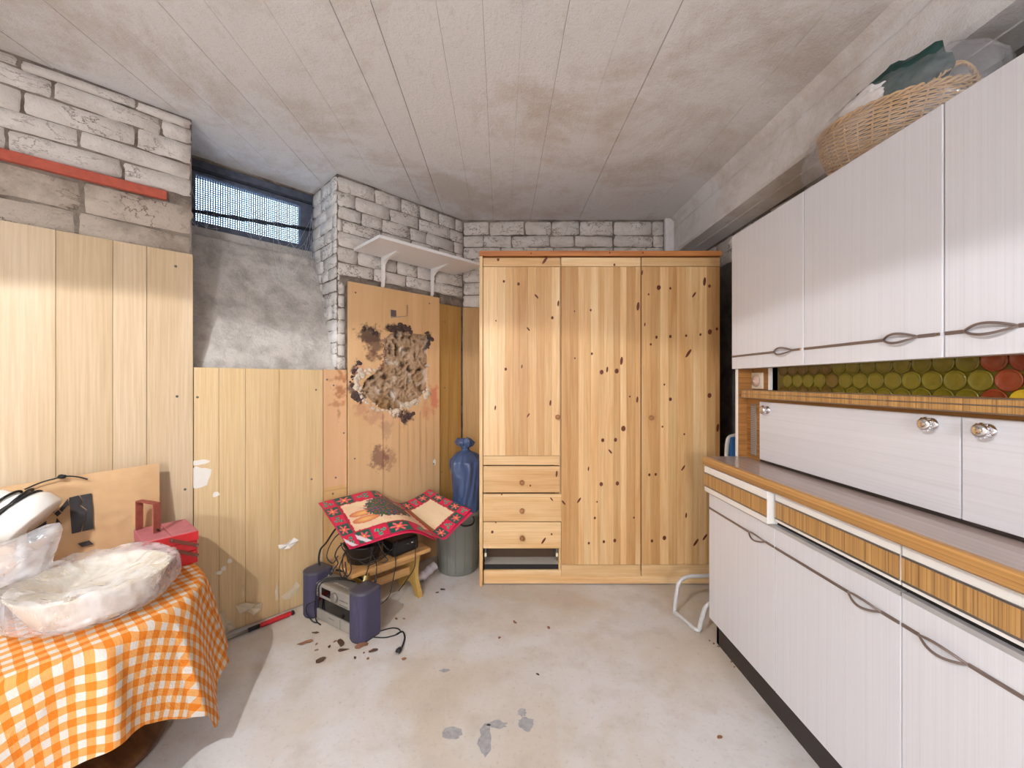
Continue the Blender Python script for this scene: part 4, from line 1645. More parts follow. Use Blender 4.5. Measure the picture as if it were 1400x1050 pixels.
# ---------------------------------------------------------------- bulging carrier bag further left
lc = Vector((-1.605, 1.335, 0.775))
LC = Vector((-1.575, 1.19, TT))
mg = MB().rbox((-0.12, -0.10, 0), (0.12, 0.10, 0.014), 0.002)
o = mg.build('magazine', 'packet_red', loc=LC + Vector((-0.04, -0.06, 0)), rz=0.6)
tag(o, 'flat dark red magazine lying under the bulging white bag', 'magazine')
pk = MB().rbox((-0.08, -0.06, 0), (0.08, 0.06, 0.07), 0.012)
o = pk.build('packet', 'packet_yellow', loc=LC + Vector((-0.03, -0.02, 0.018)), rz=0.5)
tag(o, 'pale yellow packet inside the bulging white bag', 'packet')


def ear(p, d):
    q = Vector((0.70, 0.25, 0.66)).normalized()
    e = max(0.0, d.dot(q)) ** 14
    p += Vector((0.05, 0.03, 0.085)) * e
    return p


m = blob(LC + Vector((0, 0, 0.100)), (0.165, 0.145, 0.118), 31, 0.10, 1.8, 5, TT + 0.016, 0.07, 5.0, ear)
for p in m.v:                      # squeezed by its neighbours
    for c_, r_, zt in ((BC, 0.205, TT + 0.13), (lc, 0.05, 0.70)):
        q = Vector((p.x - c_.x, p.y - c_.y, 0))
        if p.z < zt and q.length < r_:
            q = q.normalized() * r_
            p.x, p.y = c_.x + q.x, c_.y + q.y
tag(m.build('plastic_bag', 'film_white', smooth=True), 'bulging white carrier bag with a pointed twisted corner', 'plastic bag')


# ---------------------------------------------------------------- kraft paper bag leaning on the wall panel
def ray_plane(x, y, p0, nv):
    O = Vector((0, 0, H))
    d = Vector(((x - VX) / F, 1, -(y - VY) / F))
    t = (p0 - O).dot(nv) / d.dot(nv)
    return O + d * t


ux = Vector((1, 1, 0)).normalized()
nx_ = Vector((1, -1, 0)).normalized()
LP = lambda t, n, z: CORNER + ux * (-t) + nx_ * n + Vector((0, 0, z))
b0, b1 = LP(2.0, 0.150, TT), LP(2.0, 0.085, 0.90)
bn = (b1 - b0).cross(ux).normalized()
if bn.y > 0:
    bn = -bn
kg = thing('paper_bag', 'flattened brown kraft paper bag with black zigzag print', 'paper bag', LP(2.1, 0.15, TT))
kgo = -Vector(kg.location)
topR, topL = ray_plane(217.5, 633, b0, bn), ray_plane(0, 666, b0, bn)
topL = topR + (topL - topR) * 1.55
botR = ray_plane(219, 745, b0, bn)
up = (b1 - b0).normalized()
botR = botR - up * ((botR.z - TT - 0.004) / up.z)
botL = botR + ux * -((topR - topL).length)


def kraftpt(u, v):
    p = (botL.lerp(botR, u)).lerp(topL.lerp(topR, u), v)
    w = 0.004 * mn.noise(Vector((u * 7, v * 5, 0))) + 0.003 * (1 - 2 * abs(mn.noise(Vector((u * 11, v * 9, 4)))))
    e = min(1, min(u, 1 - u, v, 1 - v) * 10)
    return p + bn * (w * e + 0.010 * e)


m = MB().grid(kraftpt, 60, 40)
nfr = len(m.v)
m.grid(lambda u, v: (botL.lerp(botR, u)).lerp(topL.lerp(topR, u), v) - bn * 0.004, 2, 2)
o = m.build('paper_body', 'kraft', kg, smooth=True)
o.location = kgo
k8 = lambda q: ray_plane(q[0] / 5.0, 600 + q[1] / 5.0, b0 + bn * 0.021, bn)
for poly in ([(472, 402), (538, 386), (560, 425), (540, 452), (590, 488), (552, 636), (490, 650)], [(546, 386), (625, 372), (640, 615), (562, 634), (597, 485), (550, 450), (568, 424)],
             [(404, 482), (464, 408), (468, 450), (424, 500)], [(370, 510), (398, 486), (420, 508), (392, 532)], [(312, 446), (352, 466), (376, 490), (366, 506), (300, 470)],
             [(388, 540), (424, 582), (372, 612)], [(140, 684), (318, 560), (316, 650), (240, 700), (150, 720)], [(530, 716), (610, 694), (640, 720), (560, 740)]):
    pts = [k8(q) for q in poly]
    m = MB().prism(pts, bn * -0.0012)
    o = m.build('print', 'print_black', kg)
    o.location = kgo
pts = [k8(q) + bn * 0.004 for q in ((168, 346), (280, 298), (390, 268), (425, 256), (520, 258), (600, 276))]
o = MB().tube(spline(pts, 6), 0.0028, 6).build('cord_handle', 'black_rubber', kg, smooth=True)
o.location = kgo
kn = k8((422, 258)) + bn * 0.004
o = blob(kn, (0.014, 0.010, 0.008), 2, 0.3, 2, 2).build('cord_knot', 'black_rubber', kg, smooth=True)
o.location = kgo

# ---------------------------------------------------------------- red cantilever toolbox
tx = thing('toolbox', 'red metal cantilever toolbox with rusty bail handle', 'toolbox', (-1.207, 1.588, TT), math.atan2(0.645, -0.763))
TL, TW, TZ = 0.20, 0.165, 0.128
MB().rbox((0, 0, 0), (TL, TW, 0.048), 0.003).build('body', 'red_paint', tx)
MB().rbox((0.001, 0.001, 0.0495), (TL - 0.001, TW - 0.001, 0.088), 0.003).build('tray', 'red_paint', tx)
MB().rbox((0, 0, 0.0895), (TL, TW / 2 - 0.0005, TZ), 0.003).build('lid', 'red_dusty', tx)
MB().rbox((0, TW / 2 + 0.0005, 0.0895), (TL, TW, TZ), 0.003).build('lid', 'red_dusty', tx)
MB().rbox((-0.001, -0.001, 0.0895), (0.0015, TW + 0.001, TZ - 0.004), 0.0005).build('lid_end', 'red_paint', tx)


def bar(a, b, w, x0, x1):
    a, b = Vector((0, *a)), Vector((0, *b))
    d = (b - a).normalized()
    s = Vector((0, -d.z, d.y)) * w
    return MB().prism([a - s - d * w, a + s - d * w, b + s + d * w, b - s + d * w], (x1 - x0, 0, 0)).xf(Matrix.Translation((x0, 0, 0)))


for a, b in (((0.083, 0.112), (0.006, 0.070)), ((0.066, 0.066), (0.006, 0.030)), ((0.118, 0.066), (0.075, 0.030))):
    ar = bar(a, b, 0.0065, -0.0055, -0.0025).build('hinge_arm', 'arm_brown', tx)
    for q in (a, b):
        MB().lathe([(0.0035, 0), (0.0035, 0.002), (0.001, 0.003)], (-0.0055, q[0], q[1]), 10, mat=KX).build('rivet', 'screw', ar)
# bail handle
m = MB()
hz_ = 0.245
hl_ = math.hypot(0.095, 0.038)
HM = Matrix.Translation((0.085, 0.113, 0)) @ Matrix.Rotation(math.atan2(0.038, 0.095), 4, 'Z')
m.rbox((-0.003, -0.013, TZ + 0.001), (0.003, 0.013, hz_), 0.002)
m.rbox((hl_ - 0.003, -0.013, TZ + 0.001), (hl_ + 0.003, 0.013, hz_), 0.002)
m.rbox((-0.003, -0.013, hz_ - 0.005), (hl_ + 0.003, 0.013, hz_ + 0.001), 0.002)
m.xf(HM)
m.build('handle', 'rust_red', tx)
MB().tube([(-0.012, 0, TZ + 0.012), (0.012, 0, TZ + 0.012)], 0.004, 8).xf(HM).build('pivot_bolt', 'black_rubber', tx)

# ---------------------------------------------------------------- white lamp head with black cable wound round it
wl_ = thing('desk_lamp', 'white round lamp head wound with black cable behind the bags', 'lamp', (lc.x, lc.y, TT))
wo_ = -Vector(wl_.location)
ax = Vector((-0.62, -0.30, 0.62)).normalized()
RM = ax.to_track_quat('Z', 'Y').to_matrix()
o = MB().lathe([(0.001, -0.045), (0.082, -0.045), (0.088, -0.04), (0.088, 0.0), (0.074, 0.024), (0.055, 0.04), (0.04, 0.07), (0.035, 0.095), (0.001, 0.1)], lc, 40, mat=RM).build('head', 'white_plastic', wl_, smooth=False)
for p in o.data.polygons:
    p.use_smooth = True
o.location = wo_
for k, (rr, zz, tilt_) in enumerate(((0.078, 0.024, 0.10), (0.072, 0.034, -0.12), (0.062, 0.044, 0.16), (0.052, 0.06, -0.1))):
    pts = [lc + RM @ Vector((rr * math.cos(w), rr * math.sin(w), zz + tilt_ * rr * math.cos(w + k))) for w in [2 * PI * q / 40 for q in range(40)]]
    o = MB().tube(pts, 0.0042, 6, closed=True).build('cable', 'black_rubber', wl_, smooth=True)
    o.location = wo_
o = MB().tube([(lc.x, lc.y, TT + 0.001), (lc.x, lc.y, lc.z - 0.03)], 0.012, 12).build('stem', 'white_plastic', wl_, smooth=True)
o.location = wo_
o = MB().lathe([(0.045, 0), (0.045, 0.01), (0.03, 0.016), (0.012, 0.02)], (lc.x, lc.y, TT + 0.0005), 24).build('base', 'white_plastic', wl_, smooth=True)
o.location = wo_

# ================================================================ MINI STEREO
ss = thing('mini_stereo', 'silver mini stereo between two dark purple speakers on the floor', 'stereo', (-0.845, 1.972, 0), math.radians(-32))
for sgn in (-1, 1):
    cx = sgn * 0.188
    W_, D_ = 0.053, 0.115
    ring = []
    for k in range(17):           # rounded front
        a = PI + PI * k / 16
        ring.append((cx + W_ * math.cos(a), 0.030 + 0.045 * math.sin(a)))
    ring += [(cx + W_, D_ - 0.01), (cx + W_ - 0.01, D_), (cx - W_ + 0.01, D_), (cx - W_, D_ - 0.01)]
    sp = MB().prism([(p[0], p[1], 0.008) for p in ring], (0, 0, 0.213)).build('speaker', 'fabric_speaker', ss)
    top = MB()
    c0 = Vector((cx, 0.05, 0))
    vs_, fs = [], []
    n_ = len(ring)
    for z, s in ((0.221, 1.02), (0.228, 1.02), (0.233, 0.92), (0.2345, 0.6), (0.235, 0.05)):
        vs_ += [(c0.x + (p[0] - c0.x) * s, c0.y + (p[1] - c0.y) * s, z) for p in ring]
    for q in range(4):
        for k in range(n_):
            k2 = (k + 1) % n_
            fs.append((q * n_ + k, q * n_ + k2, (q + 1) * n_ + k2, (q + 1) * n_ + k))
    fs.append(tuple(range(4 * n_, 5 * n_)))
    top.add(vs_, fs).build('speaker_cap', 'speaker_cap', sp, smooth=True)
    MB().prism([(c0.x + (p[0] - c0.x) * 0.95, c0.y + (p[1] - c0.y) * 0.95, 0.0) for p in ring], (0, 0, 0.0085)).build('speaker_foot', 'black_plastic', sp)
BWd = 0.134
un = MB().rbox((-BWd, 0.022, 0.004), (BWd, 0.118, 0.192), 0.006).build('unit', 'stereo_silver', ss)
MB().rbox((-BWd + 0.002, 0.010, 0.120), (BWd - 0.002, 0.024, 0.190), 0.006).build('control_panel', 'stereo_light', un)
MB().rbox((-BWd + 0.002, 0.012, 0.006), (BWd - 0.002, 0.024, 0.056), 0.005).build('tape_panel', 'stereo_light', un)
MB().rbox((-BWd + 0.008, 0.018, 0.058), (BWd - 0.004, 0.024, 0.118), 0.002).build('disc_window', 'glass_black', un)
MB().rbox((-0.085, 0.0085, 0.138), (-0.012, 0.012, 0.176), 0.002).build('display', 'glass_black', un)
m = MB().lathe([(0.024, 0), (0.024, 0.008), (0.021, 0.012), (0.015, 0.0125), (0.0005, 0.012)], (0.022, 0.010, 0.155), 24, mat=KN)
m.build('volume_dial', 'stereo_silver', un, smooth=True)
for k in range(5):
    for j in range(2):
        MB().rbox((0.058 + k * 0.0135, 0.0065, 0.128 + j * 0.022), (0.067 + k * 0.0135, 0.011, 0.134 + j * 0.022), 0.001).build('button', 'stereo_silver', un)
for j in range(4):
    MB().rbox((-0.122, 0.0065, 0.128 + j * 0.015), (-0.106, 0.011, 0.136 + j * 0.015), 0.001).build('button', 'stereo_silver', un)
for k in range(6):
    MB().rbox((-0.045 + k * 0.02, 0.05, 0.191), (-0.032 + k * 0.02, 0.058, 0.194), 0.001).build('top_button', 'stereo_light', un)
MB().box((0.06, 0.0112, 0.008), (0.0615, 0.013, 0.054)).build('panel_seam', 'black_gap', un)
MB().box((-0.03, 0.0112, 0.034), (0.015, 0.0126, 0.039)).build('name_plate', 'stereo_silver', un)
# black cable looped over the left of the unit
for pts in ([(-0.02, 0.11, 0.199), (-0.07, 0.08, 0.2), (-0.108, 0.03, 0.199), (-0.118, 0.003, 0.175), (-0.116, -0.004, 0.11), (-0.12, -0.004, 0.05), (-0.105, -0.006, 0.008), (-0.06, -0.012, 0.005)],
            [(0.05, 0.11, 0.197), (-0.03, 0.09, 0.198), (-0.085, 0.035, 0.198), (-0.097, 0.004, 0.18), (-0.10, 0.0, 0.12), (-0.14, -0.03, 0.09), (-0.15, -0.032, 0.05), (-0.12, -0.02, 0.010), (-0.09, -0.014, 0.006)]):
    MB().tube(spline(pts, 8), 0.0032, 6).build('cable', 'black_rubber', ss, smooth=True)
MB().tube(spline([(-0.13, 0.128, 0.205), (-0.05, 0.130, 0.214), (0.05, 0.130, 0.212), (0.12, 0.126, 0.203)], 6), 0.006, 8).build('carry_strap', 'black_plastic', ss, smooth=True)
# power cord on the floor with plug
inv = ss.matrix_basis.inverted()
fl = lambda x, y, h=0.004: inv @ pH(400 + x / 6.5625, 750 + y / 6.5625, h)
pts = [fl(690, 770, 0.02), fl(715, 790), fl(760, 797), fl(850, 795), fl(950, 763), fl(960, 728, 0.006), fl(900, 712), fl(800, 735), fl(770, 750)]
MB().tube(spline(pts, 8), 0.0030, 6).build('power_cord', 'black_rubber', ss, smooth=True)
pts = [fl(930, 770), fl(985, 745, 0.008), fl(1006, 790), fl(998, 840), fl(978, 890, 0.008)]
cord = MB().tube(spline(pts, 8), [0.0035 + 0.001 * (k / 32) for k in range(33)], 6).build('power_cord', 'black_rubber', ss, smooth=True)
a, b = fl(976, 892, 0.012), fl(930, 935, 0.012)
dv = (b - a).normalized()
pl = MB().tube([a, a.lerp(b, 0.3), a.lerp(b, 0.7), a.lerp(b, 0.75)], [0.006, 0.011, 0.012, 0.010], 10).build('plug', 'black_plastic', cord, smooth=True)
sv = Vector((-dv.y, dv.x, 0))
for s in (-1, 1):
    MB().tube([a.lerp(b, 0.74) + sv * 0.0075 * s, a.lerp(b, 0.74) + sv * 0.0075 * s + dv * 0.016], 0.0021, 8).build('pin', 'chrome', pl, smooth=True)

# ================================================================ LOW STOOL
st = thing('foot_stool', 'low pine stool with trestle legs against the board wall', 'stool', (-0.74, 1.978, 0), math.atan2(0.69, 0.72))
SL, SD, STH = 0.466, 0.235, 0.262
MB().rbox((0, 0, STH - 0.022), (SL, SD, STH), 0.004).build('seat', 'stool_wood', st)
for lx in (0.075, 0.385):
    pr = [(0.002, 0.0), (0.045, 0.0), (0.055, 0.02), (0.085, 0.055), (0.15, 0.055), (0.18, 0.02), (0.19, 0.0), (0.233, 0.0), (0.225, 0.03), (0.195, 0.09), (0.19, 0.15), (0.21, STH - 0.0225), (0.025, STH - 0.0225), (0.045, 0.15), (0.04, 0.09), (0.01, 0.03)]
    MB().prism([(lx, a, b) for a, b in pr], (0.024, 0, 0)).build('leg', 'stool_leg_wood', st)
MB().rbox((0.04, 0.100, 0.10), (0.44, 0.120, 0.145), 0.003).build('stretcher', 'stool_wood', st)
MB().rbox((0.100, 0.020, STH - 0.05), (0.384, 0.034, STH - 0.0225), 0.002).build('apron', 'stool_wood', st)


def onst(x, y, z=STH):
    return st.matrix_basis @ Vector((x, y, z))


# black tub and adapter box full of cables on the stool
pc = onst(0.118, 0.128)
o = MB().lathe([(0.075, 0.001), (0.082, 0.006), (0.098, 0.085), (0.103, 0.09), (0.103, 0.098), (0.095, 0.098), (0.078, 0.012), (0.001, 0.010)], n=32).build('cable_tub', 'black_plastic', loc=pc, smooth=True)
tag(o, 'round black plastic tub holding cables on the stool', 'tub')
o = MB().rbox((-0.085, -0.055, 0.001), (0.085, 0.055, 0.085), 0.012).build('adapter_box', 'black_plastic', loc=onst(0.318, 0.085), rz=math.atan2(0.69, 0.72) + 0.1)
tag(o, 'black adapter box on the stool beside the cable tub', 'box')
cable_defs = [
    ('thick black cable arching from the tub against the panel seam', 0.005, [(446, 742, 2.14), (438, 752, 2.16), (436, 768, 2.15), (441, 785, 2.12), (448, 797, 2.10)], [(474, 716, 2.13), (460, 722, 2.13)]),
    ('black cable with metal plug hanging from the left of the tub', 0.0035, [(463, 748, 2.03), (458, 760, 2.01), (462, 770, 2.0), (456, 778, 1.99)], [(472, 741, 2.05)]),
    ('thin black lead looping below the tub', 0.003, [(470, 758, 2.0), (468, 775, 1.99), (474, 788, 1.98), (480, 780, 1.97), (478, 764, 1.99)], [(478, 750, 2.02)]),
    ('black cable with yellow plug over the stool edge', 0.003, [(506, 768, 2.02), (503, 778, 2.0), (500, 787, 1.99)], [(510, 748, 2.06), (508, 758, 2.04)]),
    ('black lead with silver plug hanging in front of the stool', 0.003, [(513, 766, 2.03), (515, 776, 2.02), (514, 788, 2.0)], [(505, 750, 2.07)]),
    ('black lead crossing the front of the tub', 0.003, [(490, 766, 2.0), (500, 772, 2.0), (512, 766, 2.02), (524, 757, 2.06)], [(476, 762, 2.0)]),
    ('black flex dropping from the adapter box to the floor', 0.0028, [(540, 755, 2.15), (541, 770, 2.13), (538, 790, 2.10), (534, 810, 2.06)], [(543, 738, 2.17)]),
    ('black flex hanging to the right of the adapter box', 0.0026, [(568, 755, 2.22), (567, 775, 2.2), (558, 790, 2.18), (545, 808, 2.12)], [(569, 738, 2.24)]),
    ('curled black cable lying across the adapter box', 0.003, [(522, 742, 2.09), (532, 752, 2.1), (545, 748, 2.13), (556, 744, 2.16)], [(515, 737, 2.1)]),
    ('black cable bunch falling between tub and adapter box', 0.0035, [(520, 748, 2.08), (526, 760, 2.07), (530, 766, 2.06), (522, 770, 2.05)], [(516, 738, 2.09)]),
    ('black lead curling left of the tub towards the speaker', 0.0028, [(458, 735, 2.08), (450, 748, 2.06), (447, 762, 2.05), (455, 770, 2.04), (462, 760, 2.03)], [(466, 728, 2.09)]),
    ('doubled black lead hanging over the left stool corner', 0.003, [(468, 764, 1.99), (464, 778, 1.98), (468, 790, 1.97), (473, 782, 1.97), (472, 768, 1.99)], [(474, 752, 2.02)]),
    ('black lead sagging in a wide loop under the tub rim', 0.0032, [(470, 752, 2.02), (484, 764, 1.99), (500, 764, 1.99), (514, 754, 2.04)], [(466, 742, 2.04)]),
    ('flat black lead with loose end on the stool seat', 0.0026, [(530, 757, 2.08), (522, 764, 2.05), (512, 770, 2.02), (502, 774, 2.0)], [(538, 748, 2.12)]),
    ('thin black wire trailing along the floor by the stool', 0.0022, [(534, 811, 2.05), (528, 820, 2.0), (520, 826, 1.95)], []),
]
for i, (lab, r, pts, pre) in enumerate(cable_defs):
    P = [pY(*q) for q in pre] + [pY(*q) for q in pts]
    for p in P:
        p.z = max(p.z, r + 0.001)
    c = thing('cable', lab, 'cable', P[0], 0, 'cables tangled on the stool')
    o = MB().tube(spline(P, 8), r, 6).build('lead', 'black_rubber', c, smooth=True)
    o.location = -P[0]
    if i in (1, 3, 4, 8):
        a, b = P[-2], P[-1]
        d = (b - a).normalized()
        o = MB().tube([b, b + d * 0.008, b + d * 0.028, b + d * 0.029], [0.004, 0.0065, 0.006, 0.003], 8).build('plug', 'packet_yellow' if i == 3 else 'black_plastic', c, smooth=True)
        o.location = -P[0]
        o = MB().tube([b + d * 0.029, b + d * 0.040], 0.0035, 8).build('plug_tip', 'chrome', c, smooth=True)
        o.location = -P[0]
# coils of cable heaped in the tub
rc = random.Random(3)
for k in range(5):
    pts = []
    for q in range(26):
        w = q / 26 * 2 * PI
        rr = 0.07 + 0.035 * mn.noise(Vector((math.cos(w) + k * 5, math.sin(w), k)))
        pts.append(pc + Vector((rr * math.cos(w), rr * math.sin(w), 0.104 + 0.014 * k + 0.006 * mn.noise(Vector((math.cos(w) * 2, math.sin(w) * 2, k + 9))))))
    o = MB().tube(pts, 0.0038, 6, closed=True).build('cable_coil', 'black_rubber', smooth=True)
    tag(o, 'coil of black cable heaped in the round tub', 'cable', 'cable coils in the tub')

# ---------------------------------------------------------------- Christmas patchwork booklet
fr_ = [(0.0, 477, 749, 1.95), (0.2, 505, 740, 2.03), (0.38, 538, 729, 2.10), (0.48, 566, 724.6, 2.15), (0.60, 603, 736, 2.22), (0.8, 624, 717, 2.30), (1.0, 644, 697, 2.37)]
bk_ = [(0.0, 435, 688, 2.17), (0.2, 471, 679, 2.28), (0.38, 510, 671, 2.38), (0.48, 526, 679, 2.42), (0.60, 546, 688, 2.47), (0.8, 567, 681, 2.54), (1.0, 587, 669, 2.61)]


def curve_at(tab, u):
    P = [(q[0], pY(q[1], q[2], q[3])) for q in tab]
    for i in range(len(P) - 1):
        if u <= P[i + 1][0] or i == len(P) - 2:
            t = (u - P[i][0]) / (P[i + 1][0] - P[i][0])
            p0, p1, p2, p3 = P[max(i - 1, 0)][1], P[i][1], P[i + 1][1], P[min(i + 2, len(P) - 1)][1]
            return 0.5 * ((2 * p1) + (-p0 + p2) * t + (2 * p0 - 5 * p1 + 4 * p2 - p3) * t * t + (-p0 + 3 * p1 - 3 * p2 + p3) * t ** 3)


PINK, GREEN, CREAM = srgb(214, 30, 74)[:3], srgb(20, 92, 78)[:3], srgb(238, 214, 176)[:3]


def motif(kind, a, b, seed):
    """a, b in -1..1 inside a square"""
    r = math.hypot(a, b)
    w = math.atan2(b, a)
    if kind:                       # poinsettia on green
        star = 0.55 + 0.28 * math.cos(6 * w + seed)
        if r < 0.16:
            return srgb(236, 190, 70)[:3]
        if r < star:
            return lerp3(srgb(226, 40, 70)[:3], srgb(246, 130, 130)[:3], 0.5 + 0.5 * math.cos(12 * w + seed))
        return GREEN
    leaf = abs(math.sin(1.5 * w + seed)) * 0.75
    if r < 0.15:
        return srgb(200, 24, 50)[:3]
    if r < leaf and r > 0.1:
        return lerp3(srgb(16, 84, 70)[:3], srgb(120, 186, 160)[:3], 0.5 + 0.5 * math.sin(r * 20 + w * 3))
    return PINK


def print_col(u, v):
    left = u < 0.6
    s = u / 0.6 if left else (u - 0.6) / 0.4
    nxn = 5 if left else 4
    cols, rowsn = nxn, 5
    ci, ri = min(int(s * cols), cols - 1), min(int(v * rowsn), rowsn - 1)
    border = (ci == 0 or ri in (0, rowsn - 1)) if left else (ci == cols - 1 or ri in (0, rowsn - 1))
    if border:
        a, b = (s * cols - ci) * 2 - 1, (v * rowsn - ri) * 2 - 1
        kind = (ci + ri + (0 if left else 1)) % 2
        if left and ri == 0 and ci in (0, 1) and abs(a * 0.7 + b * 0.7 + 0.5) < 0.28:
            return srgb(230, 220, 226)[:3]
        if max(abs(a), abs(b)) > 0.94:
            return srgb(170, 40, 80)[:3]
        return motif(kind, a, b, ci * 2.1 + ri * 1.3)
    if left:
        x0, y0 = (s - 0.2) / 0.8, (v - 0.2) / 0.6
        if min(x0, 1 - x0, y0, 1 - y0) < 0.03 + 0.02 * mn.noise(Vector((s * 30, v * 30, 0))):
            return srgb(190, 30, 60)[:3]
        d = math.hypot((x0 - 0.62) / 0.36, (y0 - 0.62) / 0.46)
        d += 0.25 * mn.noise(Vector((s * 40, v * 30, 2)))
        if d < 0.85:
            n1 = mn.noise(Vector((s * 55, v * 45, 7)))
            if n1 > 0.30:
                return srgb(60, 80, 170)[:3]
            if n1 < -0.30:
                return srgb(214, 50, 60)[:3]
            return lerp3(srgb(22, 60, 40)[:3], srgb(80, 120, 70)[:3], 0.5 + mn.noise(Vector((s * 80, v * 80, 1))))
        for cy in (0.30, 0.52):
            e = math.hypot((x0 - 0.26) / 0.2, (y0 - cy) / 0.1)
            if e < 1:
                return lerp3(srgb(240, 200, 120)[:3], srgb(214, 110, 80)[:3], e)
        return lerp3(CREAM, srgb(230, 170, 150)[:3], 0.4 * (0.5 + mn.noise(Vector((s * 12, v * 9, 3)))))
    if s < 0.08:
        return srgb(150, 100, 60)[:3]
    x0, y0 = s / 0.75, (v - 0.2) / 0.6
    if min(1 - x0, y0, 1 - y0) < 0.04 + 0.02 * mn.noise(Vector((s * 30, v * 30, 0))):
        return srgb(180, 30, 60)[:3]
    return lerp3(CREAM, srgb(214, 170, 120)[:3], 0.9 * max(0, 0.35 - s) + 0.2 * mn.noise(Vector((s * 10, v * 10, 3))))


NU, NV = 190, 100
m = MB()
m.grid(lambda u, v: curve_at(fr_, u).lerp(curve_at(bk_, u), v) + Vector((0, 0, 0.012 * math.sin(PI * v) * (1 if u < 0.55 else -0.4))), NU, NV)
m.c = [(*print_col((i % NU) / (NU - 1), (i // NU) / (NV - 1)), 1) for i in range(NU * NV)]
xm = thing('gift_booklet', 'red and green Christmas patchwork print folded over the cable tub', 'booklet', pY(540, 700, 2.2))
xo = -Vector(xm.location)
o = m.build('printed_sheet', 'print_paper', xm, smooth=True)
o.location = xo
sm = o.modifiers.new('thick', 'SOLIDIFY')
sm.thickness = 0.0015
plain('paper_pink', (210, 30, 76), 0.5)
for u0, u1, dz in ((0.02, 0.57, -0.014), (0.62, 1.03, -0.018)):
    m = MB().grid(lambda u, v: curve_at(fr_, min(1.0, u0 + (u1 - u0) * u)).lerp(curve_at(bk_, min(1.0, u0 + (u1 - u0) * u)), v * 0.9) + Vector((0.012 * u, -0.004, dz * (0.6 + 0.4 * u))), 30, 12)
    o = m.build('back_leaf', 'paper_pink', xm, smooth=True)
    o.location = xo
    sm = o.modifiers.new('thick', 'SOLIDIFY')
    sm.thickness = 0.001

# ---------------------------------------------------------------- bin, refuse sack, pipe
bc = Vector((-0.283, 2.615, 0))
bn_ = thing('waste_bin', 'grey-green plastic bin beside the wardrobe', 'bin', bc)
MB().lathe([(0.122, 0.001), (0.128, 0.008), (0.136, 0.20), (0.142, 0.345), (0.148, 0.348), (0.148, 0.386), (0.142, 0.39), (0.138, 0.36), (0.132, 0.2), (0.122, 0.02), (0.001, 0.016)], n=44, caps=(True, False)).build('body', 'bin_plastic', bn_, smooth=True)
m = MB()
for k in range(44):
    w = 2 * PI * k / 44
    if k % 3 == 0:
        m.tube([(0.1300 * math.cos(w), 0.1300 * math.sin(w), 0.02), (0.1415 * math.cos(w), 0.1415 * math.sin(w), 0.30)], 0.0018, 4)
m.build('ribs', 'bin_plastic', bn_, smooth=True)
hw = math.radians(-62)
hp_ = lambda dw, z, rr: Vector((rr * math.cos(hw + dw), rr * math.sin(hw + dw), z))
MB().tube(spline([hp_(-0.30, 0.372, 0.150), hp_(-0.28, 0.345, 0.162), hp_(-0.15, 0.330, 0.166), hp_(0.15, 0.330, 0.166), hp_(0.28, 0.345, 0.162), hp_(0.30, 0.372, 0.150)], 6), 0.0055, 8).build('handle', 'black_plastic', bn_, smooth=True)

prof = [(0.0, 0.30, 0.085), (0.1, 0.36, 0.098), (0.25, 0.46, 0.088), (0.4, 0.56, 0.094), (0.55, 0.66, 0.106), (0.65, 0.705, 0.104), (0.75, 0.752, 0.060), (0.80, 0.772, 0.024), (0.83, 0.785, 0.020), (0.88, 0.80, 0.036), (0.94, 0.825, 0.045), (1.0, 0.85, 0.03)]
m = MB()
NA, NZ = 72, 70
for j in range(NZ):
    f = j / (NZ - 1)
    z = lerp_table([(a, b) for a, b, c in prof], f)
    rr = lerp_table([(a, c) for a, b, c in prof], f)
    for i in range(NA):
        w = 2 * PI * i / NA
        wr = 0.14 * mn.noise(Vector((math.cos(w) * 2.2, math.sin(w) * 2.2, z * 3))) + (0.06 + 0.5 * max(0, f - 0.62)) * (1 - 2 * abs(mn.noise(Vector((math.cos(w) * 5, math.sin(w) * 5, z * 1.5 + 4))))) * 0.7
        wr += 0.05 * math.sin(7 * w + 9 * f) * (0.4 + f) + 0.035 * math.sin(13 * w - 14 * f + 1)
        if f > 0.86:
            wr += 0.30 * math.cos(2 * w + 0.6) + 0.15 * math.sin(5 * w)
        r = rr * (1 + wr)
        cx = -0.2355 + 0.016 * math.sin(f * 3) - 0.010 * f
        x_ = min(cx + r * math.cos(w), -0.136)
        m.v.append(Vector((x_, 2.615 + r * math.sin(w), z + (0.02 * mn.noise(Vector((w, 0, 1))) if f > 0.9 else 0))))
for j in range(NZ - 1):
    for i in range(NA):
        i2 = (i + 1) % NA
        m.f.append((j * NA + i, j * NA + i2, (j + 1) * NA + i2, (j + 1) * NA + i))
m.f += [tuple(range(NA - 1, -1, -1)), tuple(range((NZ - 1) * NA, NZ * NA))]
o = m.build('refuse_sack', 'film_blue', smooth=True)
tag(o, 'knotted dark blue refuse sack standing in the bin', 'refuse sack')
P = [pY(566, 796, 2.40), pY(578, 787, 2.43), pY(586, 780, 2.47), pY(594, 773, 2.51)]
for p in P:
    p.z = max(p.z, 0.034)
m = MB().tube(spline(P, 6), [0.024 + (0.005 if k % 6 < 2 else 0) for k in range(19)], 14)
tag(m.build('drain_pipe', 'pipe_plastic', smooth=True), 'short white plastic drain pipe on the floor beside the bin', 'pipe')

